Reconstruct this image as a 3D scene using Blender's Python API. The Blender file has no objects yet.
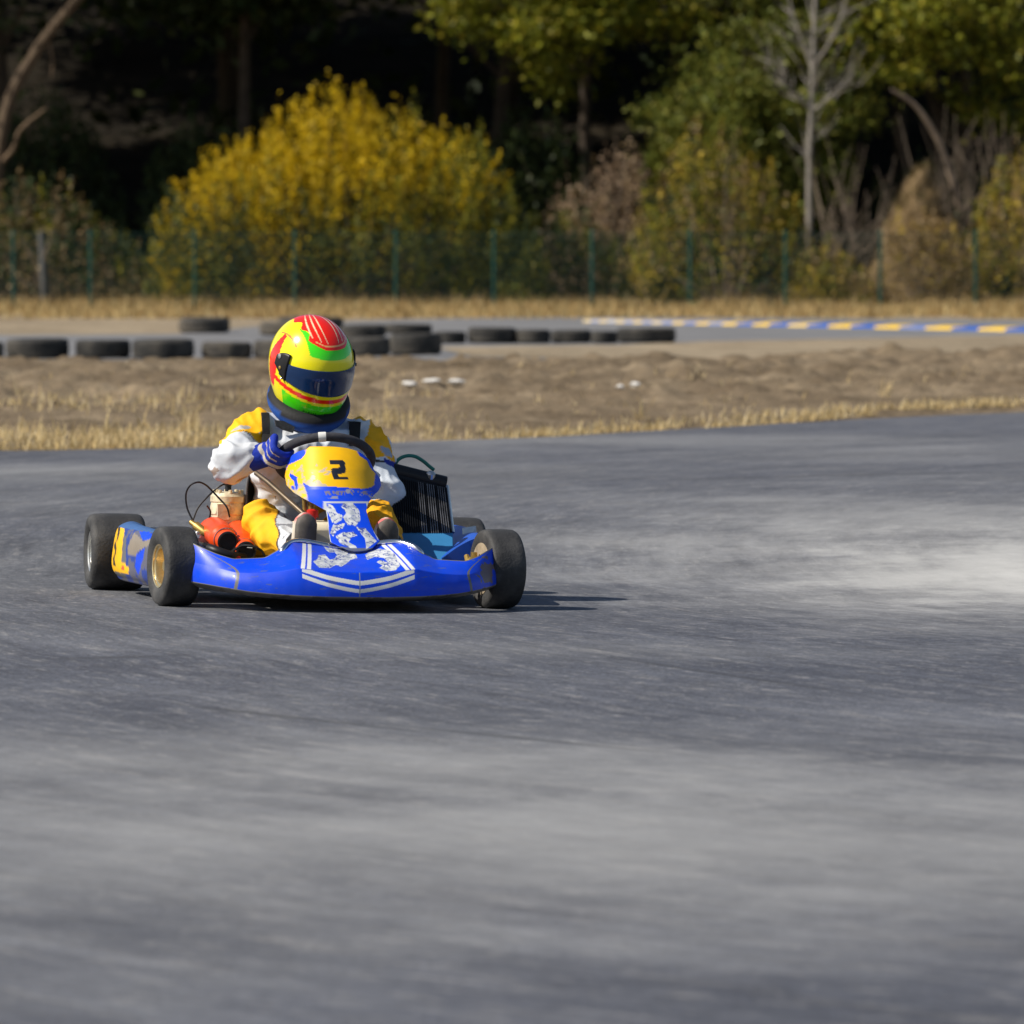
import bpy, bmesh, math, random
import numpy as np
from mathutils import Vector, Matrix, noise as mnoise
random.seed(7); rng = np.random.default_rng(7)
R = math.radians
scene = bpy.context.scene
COL = scene.collection

# ------------------------------------------------------------------ camera
F = 5100.0; HC = 1.2; YH = 242.0
PITCH = math.atan((512 - YH) / F)
CAM = Vector((0, 0, HC))
FWD = Vector((0, math.cos(PITCH), -math.sin(PITCH))); UP = Vector((0, math.sin(PITCH), math.cos(PITCH)))
def ray(px, py): return FWD + Vector((1, 0, 0)) * ((px - 512) / F) + UP * ((512 - py) / F)
def at(px, py, Y):
    r = ray(px, py); return CAM + r * (Y / r.y)
def ground(px, py, z=0.0):
    r = ray(px, py); return CAM + r * ((z - HC) / r.z)

cam = bpy.data.cameras.new('camera'); camo = bpy.data.objects.new('camera', cam); COL.objects.link(camo)
camo.location = CAM; camo.rotation_euler = (math.pi / 2 - PITCH, 0, 0)
cam.sensor_width = 36; cam.lens = F * 36 / 1024; cam.clip_end = 3000; cam.clip_start = 0.2
cam.dof.use_dof = True; cam.dof.focus_distance = 16.9; cam.dof.aperture_fstop = 5.6
scene.camera = camo

# ------------------------------------------------------------------ light
AZ = R(17); EL = R(42.5)
sdir = Vector((-math.cos(AZ) * math.cos(EL), -math.sin(AZ) * math.cos(EL), math.sin(EL)))
sun = bpy.data.lights.new('sun', 'SUN'); suno = bpy.data.objects.new('sun', sun); COL.objects.link(suno)
sun.energy = 5.0; sun.angle = R(0.5); sun.color = (1.0, 0.93, 0.81)
suno.rotation_euler = sdir.to_track_quat('Z', 'Y').to_euler(); suno.location = (-20, -5, 30)
w = bpy.data.worlds.new('World'); scene.world = w; w.use_nodes = True
nt = w.node_tree; sky = nt.nodes.new('ShaderNodeTexSky'); sky.sky_type = 'NISHITA'; sky.sun_disc = False
sky.sun_elevation = EL; sky.sun_rotation = math.atan2(sdir.x, sdir.y)
nt.links.new(sky.outputs[0], nt.nodes['Background'].inputs[0]); nt.nodes['Background'].inputs[1].default_value = 0.078
scene.view_settings.view_transform = 'Standard'; scene.view_settings.look = 'None'
scene.view_settings.exposure = 0.18; scene.view_settings.gamma = 1
scene.render.engine = 'CYCLES'
try:
    scene.cycles.use_denoising = True; scene.cycles.denoiser = 'OPENIMAGEDENOISE'
except Exception: pass
scene.cycles.max_bounces = 6; scene.cycles.transparent_max_bounces = 8

# ------------------------------------------------------------------ materials
def lin(c): c = c / 255.0; return c / 12.92 if c <= 0.04045 else ((c + 0.055) / 1.055) ** 2.4
def S(r, g, b): return (lin(r), lin(g), lin(b))
def newmat(name):
    m = bpy.data.materials.new(name); m.use_nodes = True; return m, m.node_tree, m.node_tree.nodes['Principled BSDF']
def N(nt, t, **kw):
    n = nt.nodes.new(t)
    for k, v in kw.items(): setattr(n, k, v)
    return n
def noise_node(nt, scale, detail=4, vec=None, rough=0.6):
    n = N(nt, 'ShaderNodeTexNoise'); n.inputs['Scale'].default_value = scale; n.inputs['Detail'].default_value = detail
    n.inputs['Roughness'].default_value = rough
    if vec is not None: nt.links.new(vec, n.inputs['Vector'])
    return n
def ramp(nt, src, stops):
    r = N(nt, 'ShaderNodeValToRGB'); e = r.color_ramp.elements
    while len(e) > 1: e.remove(e[-1])
    e[0].position = stops[0][0]; e[0].color = (*stops[0][1], 1)
    for p, c in stops[1:]:
        x = e.new(p); x.color = (*c, 1)
    nt.links.new(src, r.inputs[0]); return r
def mix(nt, fac, a, b, mode='MIX'):
    m = N(nt, 'ShaderNodeMix', data_type='RGBA', blend_type=mode)
    for s, v in ((m.inputs[0], fac), (m.inputs[6], a), (m.inputs[7], b)):
        if hasattr(v, 'links'): nt.links.new(v, s)
        elif isinstance(v, tuple): s.default_value = (*v, 1)
        else: s.default_value = v
    return m.outputs[2]
def mat(name, col, rough=0.5, metal=0.0, var=0.25, scale=12.0, bump=0.0, bscale=60.0, coat=0.0, dirt=None, dirt_amt=0.0, dscale=8.0):
    """plain colour (tuple) or the vertex colour 'Col' (None) broken up by noise, dust and a fine bump"""
    m, nt, b = newmat(name); tc = N(nt, 'ShaderNodeTexCoord').outputs['Object']
    if col is None:
        a = N(nt, 'ShaderNodeAttribute', attribute_name='Col'); c = a.outputs['Color']
    else:
        rgb = N(nt, 'ShaderNodeRGB'); rgb.outputs[0].default_value = (*col, 1); c = rgb.outputs[0]
    n = noise_node(nt, scale, 6, tc)
    lo, hi = 1 - var, 1 + var
    r = ramp(nt, n.outputs[0], [(0.3, (lo,) * 3), (0.7, (hi,) * 3)])
    c = mix(nt, 1.0, c, r.outputs[0], 'MULTIPLY')
    if dirt:
        n2 = noise_node(nt, dscale, 8, tc, 0.7); r2 = ramp(nt, n2.outputs[0], [(0.45, (0, 0, 0)), (0.72, (dirt_amt,) * 3)])
        c = mix(nt, r2.outputs[0], c, dirt)
    nt.links.new(c, b.inputs['Base Color'])
    b.inputs['Roughness'].default_value = rough; b.inputs['Metallic'].default_value = metal
    b.inputs['Specular IOR Level'].default_value = .32; b.inputs['Coat Weight'].default_value = coat; b.inputs['Coat Roughness'].default_value = 0.08
    if bump:
        nb = noise_node(nt, bscale, 5, tc); bp = N(nt, 'ShaderNodeBump'); bp.inputs['Strength'].default_value = bump
        bp.inputs['Distance'].default_value = 0.01
        nt.links.new(nb.outputs[0], bp.inputs['Height']); nt.links.new(bp.outputs[0], b.inputs['Normal'])
    return m
def leafmat(name, trans=0.3, rough=0.55):
    m, nt, b = newmat(name); a = N(nt, 'ShaderNodeAttribute', attribute_name='Col')
    nt.links.new(a.outputs['Color'], b.inputs['Base Color']); b.inputs['Roughness'].default_value = rough
    b.inputs['Specular IOR Level'].default_value = 0.25
    t = N(nt, 'ShaderNodeBsdfTranslucent'); nt.links.new(a.outputs['Color'], t.inputs[0])
    mx = N(nt, 'ShaderNodeMixShader'); mx.inputs[0].default_value = trans
    nt.links.new(b.outputs[0], mx.inputs[1]); nt.links.new(t.outputs[0], mx.inputs[2])
    nt.links.new(mx.outputs[0], nt.nodes['Material Output'].inputs[0]); return m

M_paint = mat('painted_bodywork', None, 0.40, 0, 0.12, 6, 0.03, 40, coat=0.06, dirt=S(120, 112, 100), dirt_amt=0.10, dscale=14)
M_helm = mat('helmet_paint', None, 0.22, 0, 0.05, 9, 0.0, coat=0.8)
M_cloth = mat('suit_cloth', None, 0.75, 0, 0.12, 14, 0.12, 160, dirt=S(120, 100, 80), dirt_amt=0.25, dscale=7)
M_visor = mat('smoked_visor', (0.006, 0.028, 0.095), 0.07, 0, 0.2, 8, coat=0.6)
M_tyre = mat('tyre_rubber', (0.040, 0.040, 0.042), 0.66, 0, 0.35, 7, 0.25, 110, dirt=(0.125, 0.12, 0.115), dirt_amt=0.5, dscale=11)
M_gold = mat('gold_rim', (0.80, 0.64, 0.36), 0.28, 0.9, 0.15, 20)
M_alu = mat('aluminium', (0.62, 0.62, 0.60), 0.32, 0.9, 0.15, 20)
M_steel = mat('steel_tube', (0.42, 0.41, 0.40), 0.35, 0.9, 0.25, 20)
M_chrome = mat('chrome_tube', (0.7, 0.7, 0.7), 0.18, 1.0, 0.1, 20)
M_black = mat('black_plastic', (0.012, 0.012, 0.014), 0.45, 0, 0.3, 12)
M_disc = mat('dusty_disc', (.42, .34, .24), .5, .3, .3, 30)
M_fabric = mat('black_webbing', (0.014, 0.014, 0.016), 0.8, 0, 0.3, 60, 0.2, 200)
M_cyl = mat('cast_cylinder', S(222, 210, 180), 0.5, 0.15, 0.25, 25, 0.2, 60, dirt=S(110, 92, 60), dirt_amt=0.45, dscale=20)
M_orange = mat('orange_airbox', (0.80, 0.075, 0.012), 0.38, 0, 0.15, 14, coat=0.2)
M_red = mat('red_cap', (0.55, 0.02, 0.015), 0.4)
M_brass = mat('brass_fitting', (0.42, 0.28, 0.08), 0.42, 0.7, 0.25, 30)
M_cream = mat('cream_plastic', (0.80, 0.72, 0.54), 0.45, 0, 0.12, 10)
M_seat = mat('grey_seat_shell', (0.10, 0.10, 0.11), 0.35, 0, 0.25, 9)
M_fins = mat('radiator_fins', (0.012, 0.013, 0.016), 0.45, 0.3, 0.3, 30)
M_finlight = mat('radiator_worn_fin', (0.20, 0.20, 0.21), 0.4, 0.6, 0.6, 22)
M_hose = mat('green_hose', (0.02, 0.16, 0.13), 0.4)
M_rimgrip = mat('suede_grip', (0.045, 0.045, 0.055), 0.85, 0, 0.3, 40, 0.2, 200)
M_tape = mat('white_tape', (0.7, 0.7, 0.68), 0.6)
M_sole = mat('shoe_sole', (0.10, 0.090, 0.080), 0.7, 0, 0.3, 30, dirt=S(120, 100, 90), dirt_amt=0.4)
M_shoe = mat('shoe_leather', None, 0.6, 0, 0.1, 20)
M_glove = mat('glove_fabric', None, 0.8, 0, 0.12, 40, 0.2, 150)
M_brace = mat('neck_brace_foam', None, 0.7, 0, 0.12, 20, 0.15, 100)

# ------------------------------------------------------------------ mesh builder
def tag(o, label=None, cat=None, group=None, kind=None):
    for k, v in (('label', label), ('category', cat), ('group', group), ('kind', kind)):
        if v: o[k] = v
    return o
def empty(name, loc=(0, 0, 0), parent=None):
    o = bpy.data.objects.new(name, None); COL.objects.link(o); o.location = loc
    if parent: o.parent = parent
    o.empty_display_size = 0.1; return o
class MB:
    def __init__(s): s.v = []; s.f = []; s.c = []
    def add(s, vs, fs):
        o = len(s.v); s.v += [Vector(v) for v in vs]; s.f += [[i + o for i in f] for f in fs]; return o
    def loft(s, rings, closed=True, cap0=True, cap1=True, loop=False):
        n = len(rings[0]); o = len(s.v)
        for r in rings: s.v += [Vector(p) for p in r]
        m = len(rings); jm = n if closed else n - 1
        for i in range(m if loop else m - 1):
            a = o + i * n; b = o + ((i + 1) % m) * n
            for j in range(jm):
                k = (j + 1) % n; s.f.append([a + j, a + k, b + k, b + j])
        if closed and not loop:
            if cap0: s.f.append([o + j for j in reversed(range(n))])
            if cap1: s.f.append([o + (m - 1) * n + j for j in range(n)])
        return s
    def tube(s, pts, rad, n=10, loop=False, round_ends=False, sx=1.0):
        pts = [Vector(p) for p in pts]; m = len(pts)
        rad = rad if isinstance(rad, (list, tuple)) else [rad] * m
        if round_ends:
            d0 = (pts[0] - pts[1]).normalized(); d1 = (pts[-1] - pts[-2]).normalized()
            P, Q = [], []
            for k in (80, 55, 28): P.append(pts[0] + d0 * rad[0] * math.sin(R(k))); Q.append(rad[0] * math.cos(R(k)))
            P += pts; Q += list(rad)
            for k in (28, 55, 80): P.append(pts[-1] + d1 * rad[-1] * math.sin(R(k))); Q.append(rad[-1] * math.cos(R(k)))
            pts, rad, m = P, Q, len(P)
        rings = []; up = None
        for i, p in enumerate(pts):
            a = pts[(i - 1) % m] if (loop or i > 0) else p; b = pts[(i + 1) % m] if (loop or i < m - 1) else p
            t = (b - a).normalized()
            if up is None:
                up = t.cross(Vector((0.13, 0.31, 1))).normalized() if abs(t.z) < 0.95 else t.cross(Vector((1, 0, 0))).normalized()
            up = (up - t * up.dot(t)).normalized(); w = t.cross(up)
            rings.append([p + (up * math.cos(2 * math.pi * j / n) * sx + w * math.sin(2 * math.pi * j / n)) * rad[i] for j in range(n)])
        return s.loft(rings, True, not loop, not loop, loop)
    def revolve(s, prof, centre, axis, n=48, closed=False):
        """prof: (radius, offset along axis)"""
        axis = Vector(axis).normalized(); c = Vector(centre)
        u = axis.cross(Vector((0, 0.2, 1))).normalized(); w = axis.cross(u)
        rings = [[c + axis * a + (u * math.cos(2 * math.pi * j / n) + w * math.sin(2 * math.pi * j / n)) * r for j in range(n)] for r, a in prof]
        return s.loft(rings, True, not closed and prof[0][0] > 0.0005, not closed and prof[-1][0] > 0.0005, closed)
    def box(s, lo, hi):
        x0, y0, z0 = lo; x1, y1, z1 = hi
        s.add([(x0, y0, z0), (x1, y0, z0), (x1, y1, z0), (x0, y1, z0), (x0, y0, z1), (x1, y0, z1), (x1, y1, z1), (x0, y1, z1)],
              [[3, 2, 1, 0], [4, 5, 6, 7], [0, 1, 5, 4], [1, 2, 6, 5], [2, 3, 7, 6], [3, 0, 4, 7]]); return s
    def build(s, name, m, parent=None, smooth=True, col=None, bevel=0, subsurf=0, solid=0, angle=40):
        me = bpy.data.meshes.new(name); me.from_pydata(s.v, [], s.f); me.update()
        bm = bmesh.new(); bm.from_mesh(me); bmesh.ops.recalc_face_normals(bm, faces=bm.faces); bm.to_mesh(me); bm.free()
        return finish(me, name, m, parent, smooth, col, bevel, subsurf, solid, angle)
def finish(me, name, m, parent=None, smooth=True, col=None, bevel=0, subsurf=0, solid=0, angle=40):
    me.materials.clear(); me.materials.append(m)
    o = bpy.data.objects.new(name, me); COL.objects.link(o)
    if parent: o.parent = parent
    if col: paint(me, col)
    if smooth:
        me.polygons.foreach_set('use_smooth', [True] * len(me.polygons))
        try: me.set_sharp_from_angle(angle=R(angle))
        except Exception: pass
    if solid:
        d = o.modifiers.new('s', 'SOLIDIFY'); d.thickness = solid; d.offset = 0
    if bevel:
        d = o.modifiers.new('b', 'BEVEL'); d.width = bevel; d.segments = 2
    if subsurf:
        d = o.modifiers.new('u', 'SUBSURF'); d.levels = subsurf; d.render_levels = subsurf
    return o
def paint(me, fn):
    a = me.color_attributes.new('Col', 'FLOAT_COLOR', 'POINT')
    buf = []
    for v in me.vertices: c = fn(v.co); buf += [c[0], c[1], c[2], 1]
    a.data.foreach_set('color', buf)
def lionink(p):
    t = .5 + .5 * nz(p, 60); c = lerp3((.36, .40, .47), (.66, .68, .70), sm(.2, .7, t))
    if abs(nz(p, 42) + .35 * nz(p, 110)) < .075: c = (.06, .09, .34)
    return c
def nz(p, s): return mnoise.noise(Vector(p) * s)
def fbm(p, s, o=4): return mnoise.fractal(Vector(p) * s, 1.0, 2.0, o)
def inpoly(x, y, P):
    c = False; j = len(P) - 1
    for i in range(len(P)):
        xi, yi = P[i]; xj, yj = P[j]
        if (yi > y) != (yj > y) and x < (xj - xi) * (y - yi) / (yj - yi) + xi: c = not c
        j = i
    return c
def sm(a, b, x):
    t = min(1, max(0, (x - a) / (b - a))); return t * t * (3 - 2 * t)
def lerp3(a, b, t): return tuple(a[i] + (b[i] - a[i]) * t for i in range(3))
def spline(pts, n):
    """Catmull-Rom through points"""
    P = [Vector(p) for p in pts]; P = [P[0] * 2 - P[1]] + P + [P[-1] * 2 - P[-2]]; out = []
    for i in range(1, len(P) - 2):
        for k in range(n):
            t = k / n; a, b, c, d = P[i - 1], P[i], P[i + 1], P[i + 2]
            out.append(0.5 * ((2 * b) + (c - a) * t + (2 * a - 5 * b + 4 * c - d) * t * t + (3 * b - a - 3 * c + d) * t ** 3))
    out.append(P[-2]); return out

# ------------------------------------------------------------------ kart frame: x = driver's left, y = rearwards, z = up
KC = ground(338, 607); YAW = 12.3
KM = Matrix.Translation(KC) @ Matrix.Rotation(R(YAW), 4, 'Z') @ Matrix.Rotation(R(1.3), 4, 'Y') @ Matrix.Rotation(R(-0.9), 4, 'X')
KI = KM.inverted()
_o = KI @ CAM; _r3 = KI.to_3x3()
def KP(px, py, v):
    d = _r3 @ ray(px, py); return _o + d * ((v - _o.y) / d.y)
def elev(p):
    """front elevation of a kart-space point, the drawing the decals are laid out on"""
    q = KM @ Vector(p) - CAM; d = q.dot(FWD); return 512 + F * q.x / d, 512 - F * q.dot(UP) / d
def z4(P): return [(290 + x * 0.1172, 490 + y * 0.1172) for x, y in P]
def z3(P): return [(280 + x * 0.1172, 420 + y * 0.1172) for x, y in P]
def z7(P): return [(75 + x * 0.1367, 500 + y * 0.1367) for x, y in P]
def z2(P): return [(205 + x * 0.0977, 400 + y * 0.0977) for x, y in P]

kart = empty('racing_kart'); kart.matrix_world = KM
tag(kart, 'low blue racing kart with a yellow front panel numbered 2 cornering on grey asphalt', 'kart')

BLUE = (0.001, 0.058, 0.72); WHITE = (0.72, 0.73, 0.74); SILVER = (0.50, 0.53, 0.56); YEL = (0.93, 0.50, 0.004)
GREYT = (0.16, 0.155, 0.15)
LION_A = z4([(285, 485), (330, 500), (345, 480), (400, 475), (470, 520), (560, 545), (575, 585), (520, 600), (470, 640), (440, 660), (390, 645), (340, 670), (250, 668), (225, 645), (195, 615), (235, 590), (240, 560), (300, 555), (320, 580), (340, 600), (380, 590), (400, 560), (380, 535), (340, 540), (310, 520)])
LION_B = z4([(640, 560), (680, 530), (760, 505), (830, 515), (890, 545), (920, 600), (939, 650), (900, 690), (820, 695), (760, 670), (790, 650), (740, 620), (770, 600), (840, 625), (800, 585), (720, 575), (660, 600)])
STEM = [z4(p) for p in (
    [(330, 120), (370, 140), (400, 200), (450, 220), (440, 260), (390, 290), (360, 280), (330, 210), (310, 170)],
    [(450, 120), (530, 110), (590, 180), (600, 260), (560, 310), (490, 300), (450, 240), (480, 200), (440, 150)],
    [(370, 300), (470, 290), (450, 330), (400, 350), (370, 400), (340, 370)],
    [(390, 400), (450, 365), (540, 360), (575, 390), (520, 410), (500, 450), (560, 480), (570, 500), (510, 500), (430, 460)],
    [(560, 320), (640, 330), (700, 400), (740, 440), (650, 510), (640, 420)])]

# ---- nose fairing
NK = [0, .10, .19, .23, .28, .34, .385, .43, .475, .515]
NP1 = [(-.38, .050), (-.375, .050), (-.36, .052), (-.35, .054), (-.335, .057), (-.31, .062), (-.285, .068), (-.24, .074), (-.18, .080), (-.10, .085)]
NP2 = [(-.37, .130), (-.362, .132), (-.345, .142), (-.333, .134), (-.315, .126), (-.29, .122), (-.265, .122), (-.215, .132), (-.155, .142), (-.09, .152)]
NP3 = [(-.12, .190), (-.115, .208), (-.16, .218), (-.185, .196), (-.20, .168), (-.20, .165), (-.20, .163), (-.165, .176), (-.12, .196), (-.082, .215)]
def nose():
    nu = 640; us = np.linspace(-.515, .515, nu); au = np.abs(us)
    def ch(P, k):
        a = np.interp(au, NK, [p[k] for p in P]); pad = 11; b = np.pad(a, pad, mode='reflect', reflect_type='odd')
        ker = np.hanning(2 * pad + 1); ker /= ker.sum(); return np.convolve(b, ker, 'valid')
    c = [[ch(P, 0), ch(P, 1)] for P in (NP1, NP2, NP3)]
    rows = []; info = []
    mb = MB(); rings = []
    for i in range(nu):
        p1, p2, p3 = [Vector((us[i], q[0][i], q[1][i])) for q in c]
        p0 = p1 + Vector((0, .07, -.014)); p4 = p3 + Vector((0, .035, -.02))
        ring = [p0.lerp(p1, t) for t in np.linspace(0, 1, 7)[:-1]]
        for t in np.linspace(0, 1, 61)[:-1]:
            q = p1.lerp(p2, t); q.y -= .007 * math.sin(math.pi * t); ring.append(q)
        for t in np.linspace(0, 1, 81)[:-1]:
            q = p2.lerp(p3, t); q.z += .002 * math.sin(math.pi * t); ring.append(q)
        ring += [p3.lerp(p4, t) for t in np.linspace(0, 1, 6)]
        a = [v.copy() for v in ring]
        for _ in range(1):
            a = [a[0]] + [(a[k - 1] + a[k] * 2 + a[k + 1]) / 4 for k in range(1, len(a) - 1)] + [a[-1]]
        rings.append(a)
    mb.loft(rings, closed=False); nq = len(rings[0])
    o = mb.build('nose_fairing', M_paint, kart, solid=.004)
    me = o.data; at_ = me.color_attributes.new('Col', 'FLOAT_COLOR', 'POINT'); buf = []
    for i in range(nu):
        u = abs(us[i])
        for k in range(nq):
            p = rings[i][k]; col = BLUE
            if k < 9: col = GREYT if fbm(p, 30) > -.25 else (0.09, .085, .08)
            elif k < 66:
                t = (k - 6) / 60
                if u < .184:
                    x = u / .182
                    for c0, c1, wd, pw in ((.58, .38, .085, 1.2), (.27, .46, .075, 1.25)):
                        if abs(t - (c0 + c1 * x ** pw)) < wd and t < .97: col = WHITE
                if u < .0022: col = (.25, .28, .35)
                if abs(u - (.388 - .01 * t)) < .0048: col = GREYT
            elif k < 146:
                t = (k - 66) / 80
                for b0 in (.181, .162):
                    if abs(u - (b0 - .040 * t)) < .0066: col = WHITE
                if abs(u - (.380 + .12 * t * t)) < .0045 and u < .5: col = GREYT
                x, y = elev(p)
                if u < .155 and t > .03:
                    if inpoly(x, y, LION_A) or inpoly(x, y, LION_B):
                        col = lionink(p)
            if k >= 142 and u > .2: col = GREYT
            if u > .508 and k > 8: col = GREYT
            if u < .44 and k > 10 and col is BLUE and fbm((p.x, p.y * 3, p.z * 6), 16) > .62: col = (.05, .09, .42)
            if us[i] > .41 and col is BLUE:
                x, y = elev(p)
                if (x - 486) ** 2 / 50 + (y - 572) ** 2 / 130 + 2.2 * nz(p, 60) < 1: col = (.16, .12, .14)
            buf += [*col, 1]
    at_.data.foreach_set('color', buf)
nose()

# ---- front number panel
PL = z3([(225, 255), (215, 255), (160, 270), (110, 300), (70, 350), (60, 400), (45, 480), (60, 560), (120, 620), (200, 670), (300, 720), (380, 765)]) + z4([(303, 150), (312, 200), (322, 260), (330, 330), (337, 400), (345, 445), (420, 480), (500, 515), (560, 524)])
PR = z3([(560, 240), (650, 265), (700, 290), (760, 345), (800, 430), (850, 500), (860, 560), (835, 610), (800, 640), (765, 690), (750, 720)]) + z4([(650, 180), (662, 230), (690, 310), (725, 375), (765, 435), (745, 455), (700, 500), (640, 520), (600, 526)])
PYEL = z3([(225, 255), (225, 210), (340, 210), (430, 208), (560, 210), (650, 245), (660, 280), (680, 310), (740, 350), (770, 410), (810, 460), (800, 560), (770, 580), (690, 590), (560, 580), (430, 570), (260, 570), (215, 545), (200, 540), (230, 620), (240, 690), (150, 655), (100, 620), (40, 570), (30, 480), (75, 385), (190, 330), (222, 290)])
PTWO = z3([(420, 342), (535, 346), (552, 362), (562, 442), (548, 458), (497, 466), (502, 485), (577, 489), (580, 512), (458, 508), (436, 424), (452, 412), (510, 408), (504, 380), (424, 380)])
PFIVE = z3([(85, 450), (150, 490), (158, 590), (140, 605), (128, 530), (90, 490)]); PFIVE2 = z3([(100, 560), (130, 570), (130, 600), (105, 590)])
def number_panel():
    nr, ncl = 120, 110
    def side(P):
        ys = [p[1] for p in P]; xs = [p[0] for p in P]; return lambda y: np.interp(y, ys, xs)
    top = 446.8; bot = 551.6; L = side([(310, top)] + PL); Rr = side([(330, top)] + PR)
    mb = MB(); rings = []
    for i in range(nr):
        t = i / (nr - 1); y = top + (bot - top) * t
        xl, xr = L(y), Rr(y); row = []
        vc = np.interp(y, [446, 470, 490, 505, 530, 552], [.205, .135, .085, .030, -.085, -.185])
        cx = np.interp(y, [446, 490, 510, 552], [338, 340, 343, 362])
        for j in range(ncl):
            x = xl + (xr - xl) * j / (ncl - 1)
            d = (x - cx) / 50
            v = vc + (.10 * d * d + .06 * d ** 4) * (1 - .35 * sm(495, 515, y))
            row.append(KP(x, y, v))
        rings.append(row)
    mb.loft(rings, closed=False)
    def col(p):
        x, y = elev(p); c = BLUE
        if inpoly(x, y, PYEL):
            c = YEL
            q = fbm((p.x, p.y * 2.2, p.z * 2.2), 22)
            wl = sm(335, 315, x) * sm(462, 474, y); wl2 = sm(333, 325, x) * sm(482, 487, y)
            if q > .50 - .30 * wl - .5 * wl2 and (wl > .1 or wl2 > 0): c = (.46, .40, .28)
            if inpoly(x, y, PFIVE) or inpoly(x, y, PFIVE2): c = BLUE
            if inpoly(x, y, PTWO): c = (.012, .016, .03)
        elif y > 501.5 and 323.5 < x < 378:
            lx = np.interp(y, [501, 535, 548], [325, 328.5, 331]); rx = np.interp(y, [501, 512, 530, 544], [367, 369, 374, 381])
            if y < 504 or x < lx + 1.2 or (x > rx - 1.5 and x < rx + .5): c = SILVER
            elif any(inpoly(x, y, P) for P in STEM): c = lionink(p)
        elif 488 < y < 499 and 322 < x < 372:
            if nz((p.x * 2.5, p.y, p.z), 55) > .12 and 491 < y < 496: c = (.16, .15, .24)
            elif fbm(p, 25) > .35: c = (.25, .26, .34)
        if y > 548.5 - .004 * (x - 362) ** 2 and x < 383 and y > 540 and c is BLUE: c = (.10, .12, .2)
        return c
    return mb.build('number_panel', M_paint, kart, col=col, solid=.004)
number_panel()

# ---- wheels
def wheel(u, v, rad, wd, steer, rim_m, side, dish):
    wr = empty('wheel', (u, v, rad), kart); wr.rotation_euler = (0, 0, R(steer))
    h = wd / 2; r = rad; ri = .0665
    prof = [(ri, -h * .82), (ri + .012, -h * .93), (r * .72, -h), (r * .88, -h * .985), (r * .955, -h * .91), (r * .988, -h * .78), (r, -h * .5), (r * 1.002, 0),
            (r, h * .5), (r * .988, h * .78), (r * .955, h * .91), (r * .88, h * .985), (r * .72, h), (ri + .012, h * .93), (ri, h * .82)]
    mb = MB(); mb.revolve(prof, (0, 0, 0), (1, 0, 0), 72, closed=True); mb.build('tyre', M_tyre, wr, angle=60)
    s = side; mb = MB()
    mb.revolve([(.0665, -h * .86), (.071, -h * .90), (.071, -h * .84), (.058, -h * .75), (.052, -h * .2), (.052, h * .2), (.058, h * .75), (.071, h * .84), (.071, h * .90), (.0665, h * .86)], (0, 0, 0), (1, 0, 0), 48, closed=True)
    mb.build('rim', rim_m, wr, angle=30)
    mb = MB(); d = s * dish
    mb.revolve([(.053, d), (.040, d + s * .004), (.036, d + s * .012), (.018, d + s * .014), (.016, d + s * .030), (.001, d + s * .031)], (0, 0, 0), (1, 0, 0), 32)
    for k in range(3):
        a = 2 * math.pi * k / 3 + .4
        mb.revolve([(.006, d), (.006, d + s * .022), (.001, d + s * .023)], (0, .028 * math.cos(a), .028 * math.sin(a)), (1, 0, 0), 8)
    mb.build('hub', rim_m, wr, angle=30)
    if v == 0:
        mb = MB(); mb.revolve([(.086, 0), (.086, -s * .004), (.030, -s * .006), (.028, -s * .02), (.001, -s * .021)], (-s * h * .93, 0, 0), (1, 0, 0), 40); mb.build('inner_disc', M_disc, wr, angle=30)
    return wr
wheel(-.547, 0, .130, .120, 8, M_gold, -1, .005)
wheel(.535, 0, .131, .120, 8, M_gold, 1, .005)
wheel(-.597, 1.04, .132, .192, 0, M_alu, -1, .045)
wheel(.605, 1.04, .132, .192, 0, M_alu, 1, .045)
mb = MB(); mb.tube([(-.53, 1.04, .133), (.53, 1.04, .133)], .017, 14); mb.build('rear_axle', M_steel, kart)

# ---- frame, floor, bumpers
mb = MB()
for s in (-1, 1):
    mb.tube(spline([(s * .16, -.25, .06), (s * .26, -.1, .06), (s * .30, .12, .06), (s * .30, .5, .06), (s * .33, .8, .065), (s * .33, 1.12, .07)], 6), .015, 10)
    mb.tube(spline([(s * .30, .05, .06), (s * .40, .0, .07), (s * .44, .0, .11)], 6), .014, 10)
for v in (-.22, .12, .5, .8, 1.12): mb.tube([(-.31 if v > 0 else -.2, v, .06), (.31 if v > 0 else .2, v, .06)], .014, 10)
mb.build('chassis_frame', M_steel, kart)
mb = MB(); mb.box((-.29, -.2, .042), (.29, .62, .046)); mb.build('floor_pan', M_steel, kart, smooth=False)
mb = MB(); mb.tube(spline([(-.235, -.12, .10), (-.225, -.20, .19), (-.16, -.13, .222), (0, -.105, .20), (.16, -.13, .222), (.235, -.20, .19), (.255, -.10, .10)], 8), .009, 10); mb.build('front_bumper_bar', M_chrome, kart)
mb = MB(); mb.tube(spline([(-.45, 1.18, .10), (-.42, 1.26, .12), (0, 1.27, .12), (.42, 1.26, .12), (.45, 1.18, .10)], 8), .013, 10)
mb.tube(spline([(-.45, 1.18, .2), (-.42, 1.26, .2), (0, 1.27, .2), (.42, 1.26, .2), (.45, 1.18, .2)], 8), .011, 10)
for u in (-.3, .3): mb.tube([(u, 1.265, .12), (u, 1.265, .2)], .01, 8); mb.tube([(u, 1.265, .12), (u, 1.10, .07)], .01, 8)
mb.build('rear_bumper', M_steel, kart)

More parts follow.
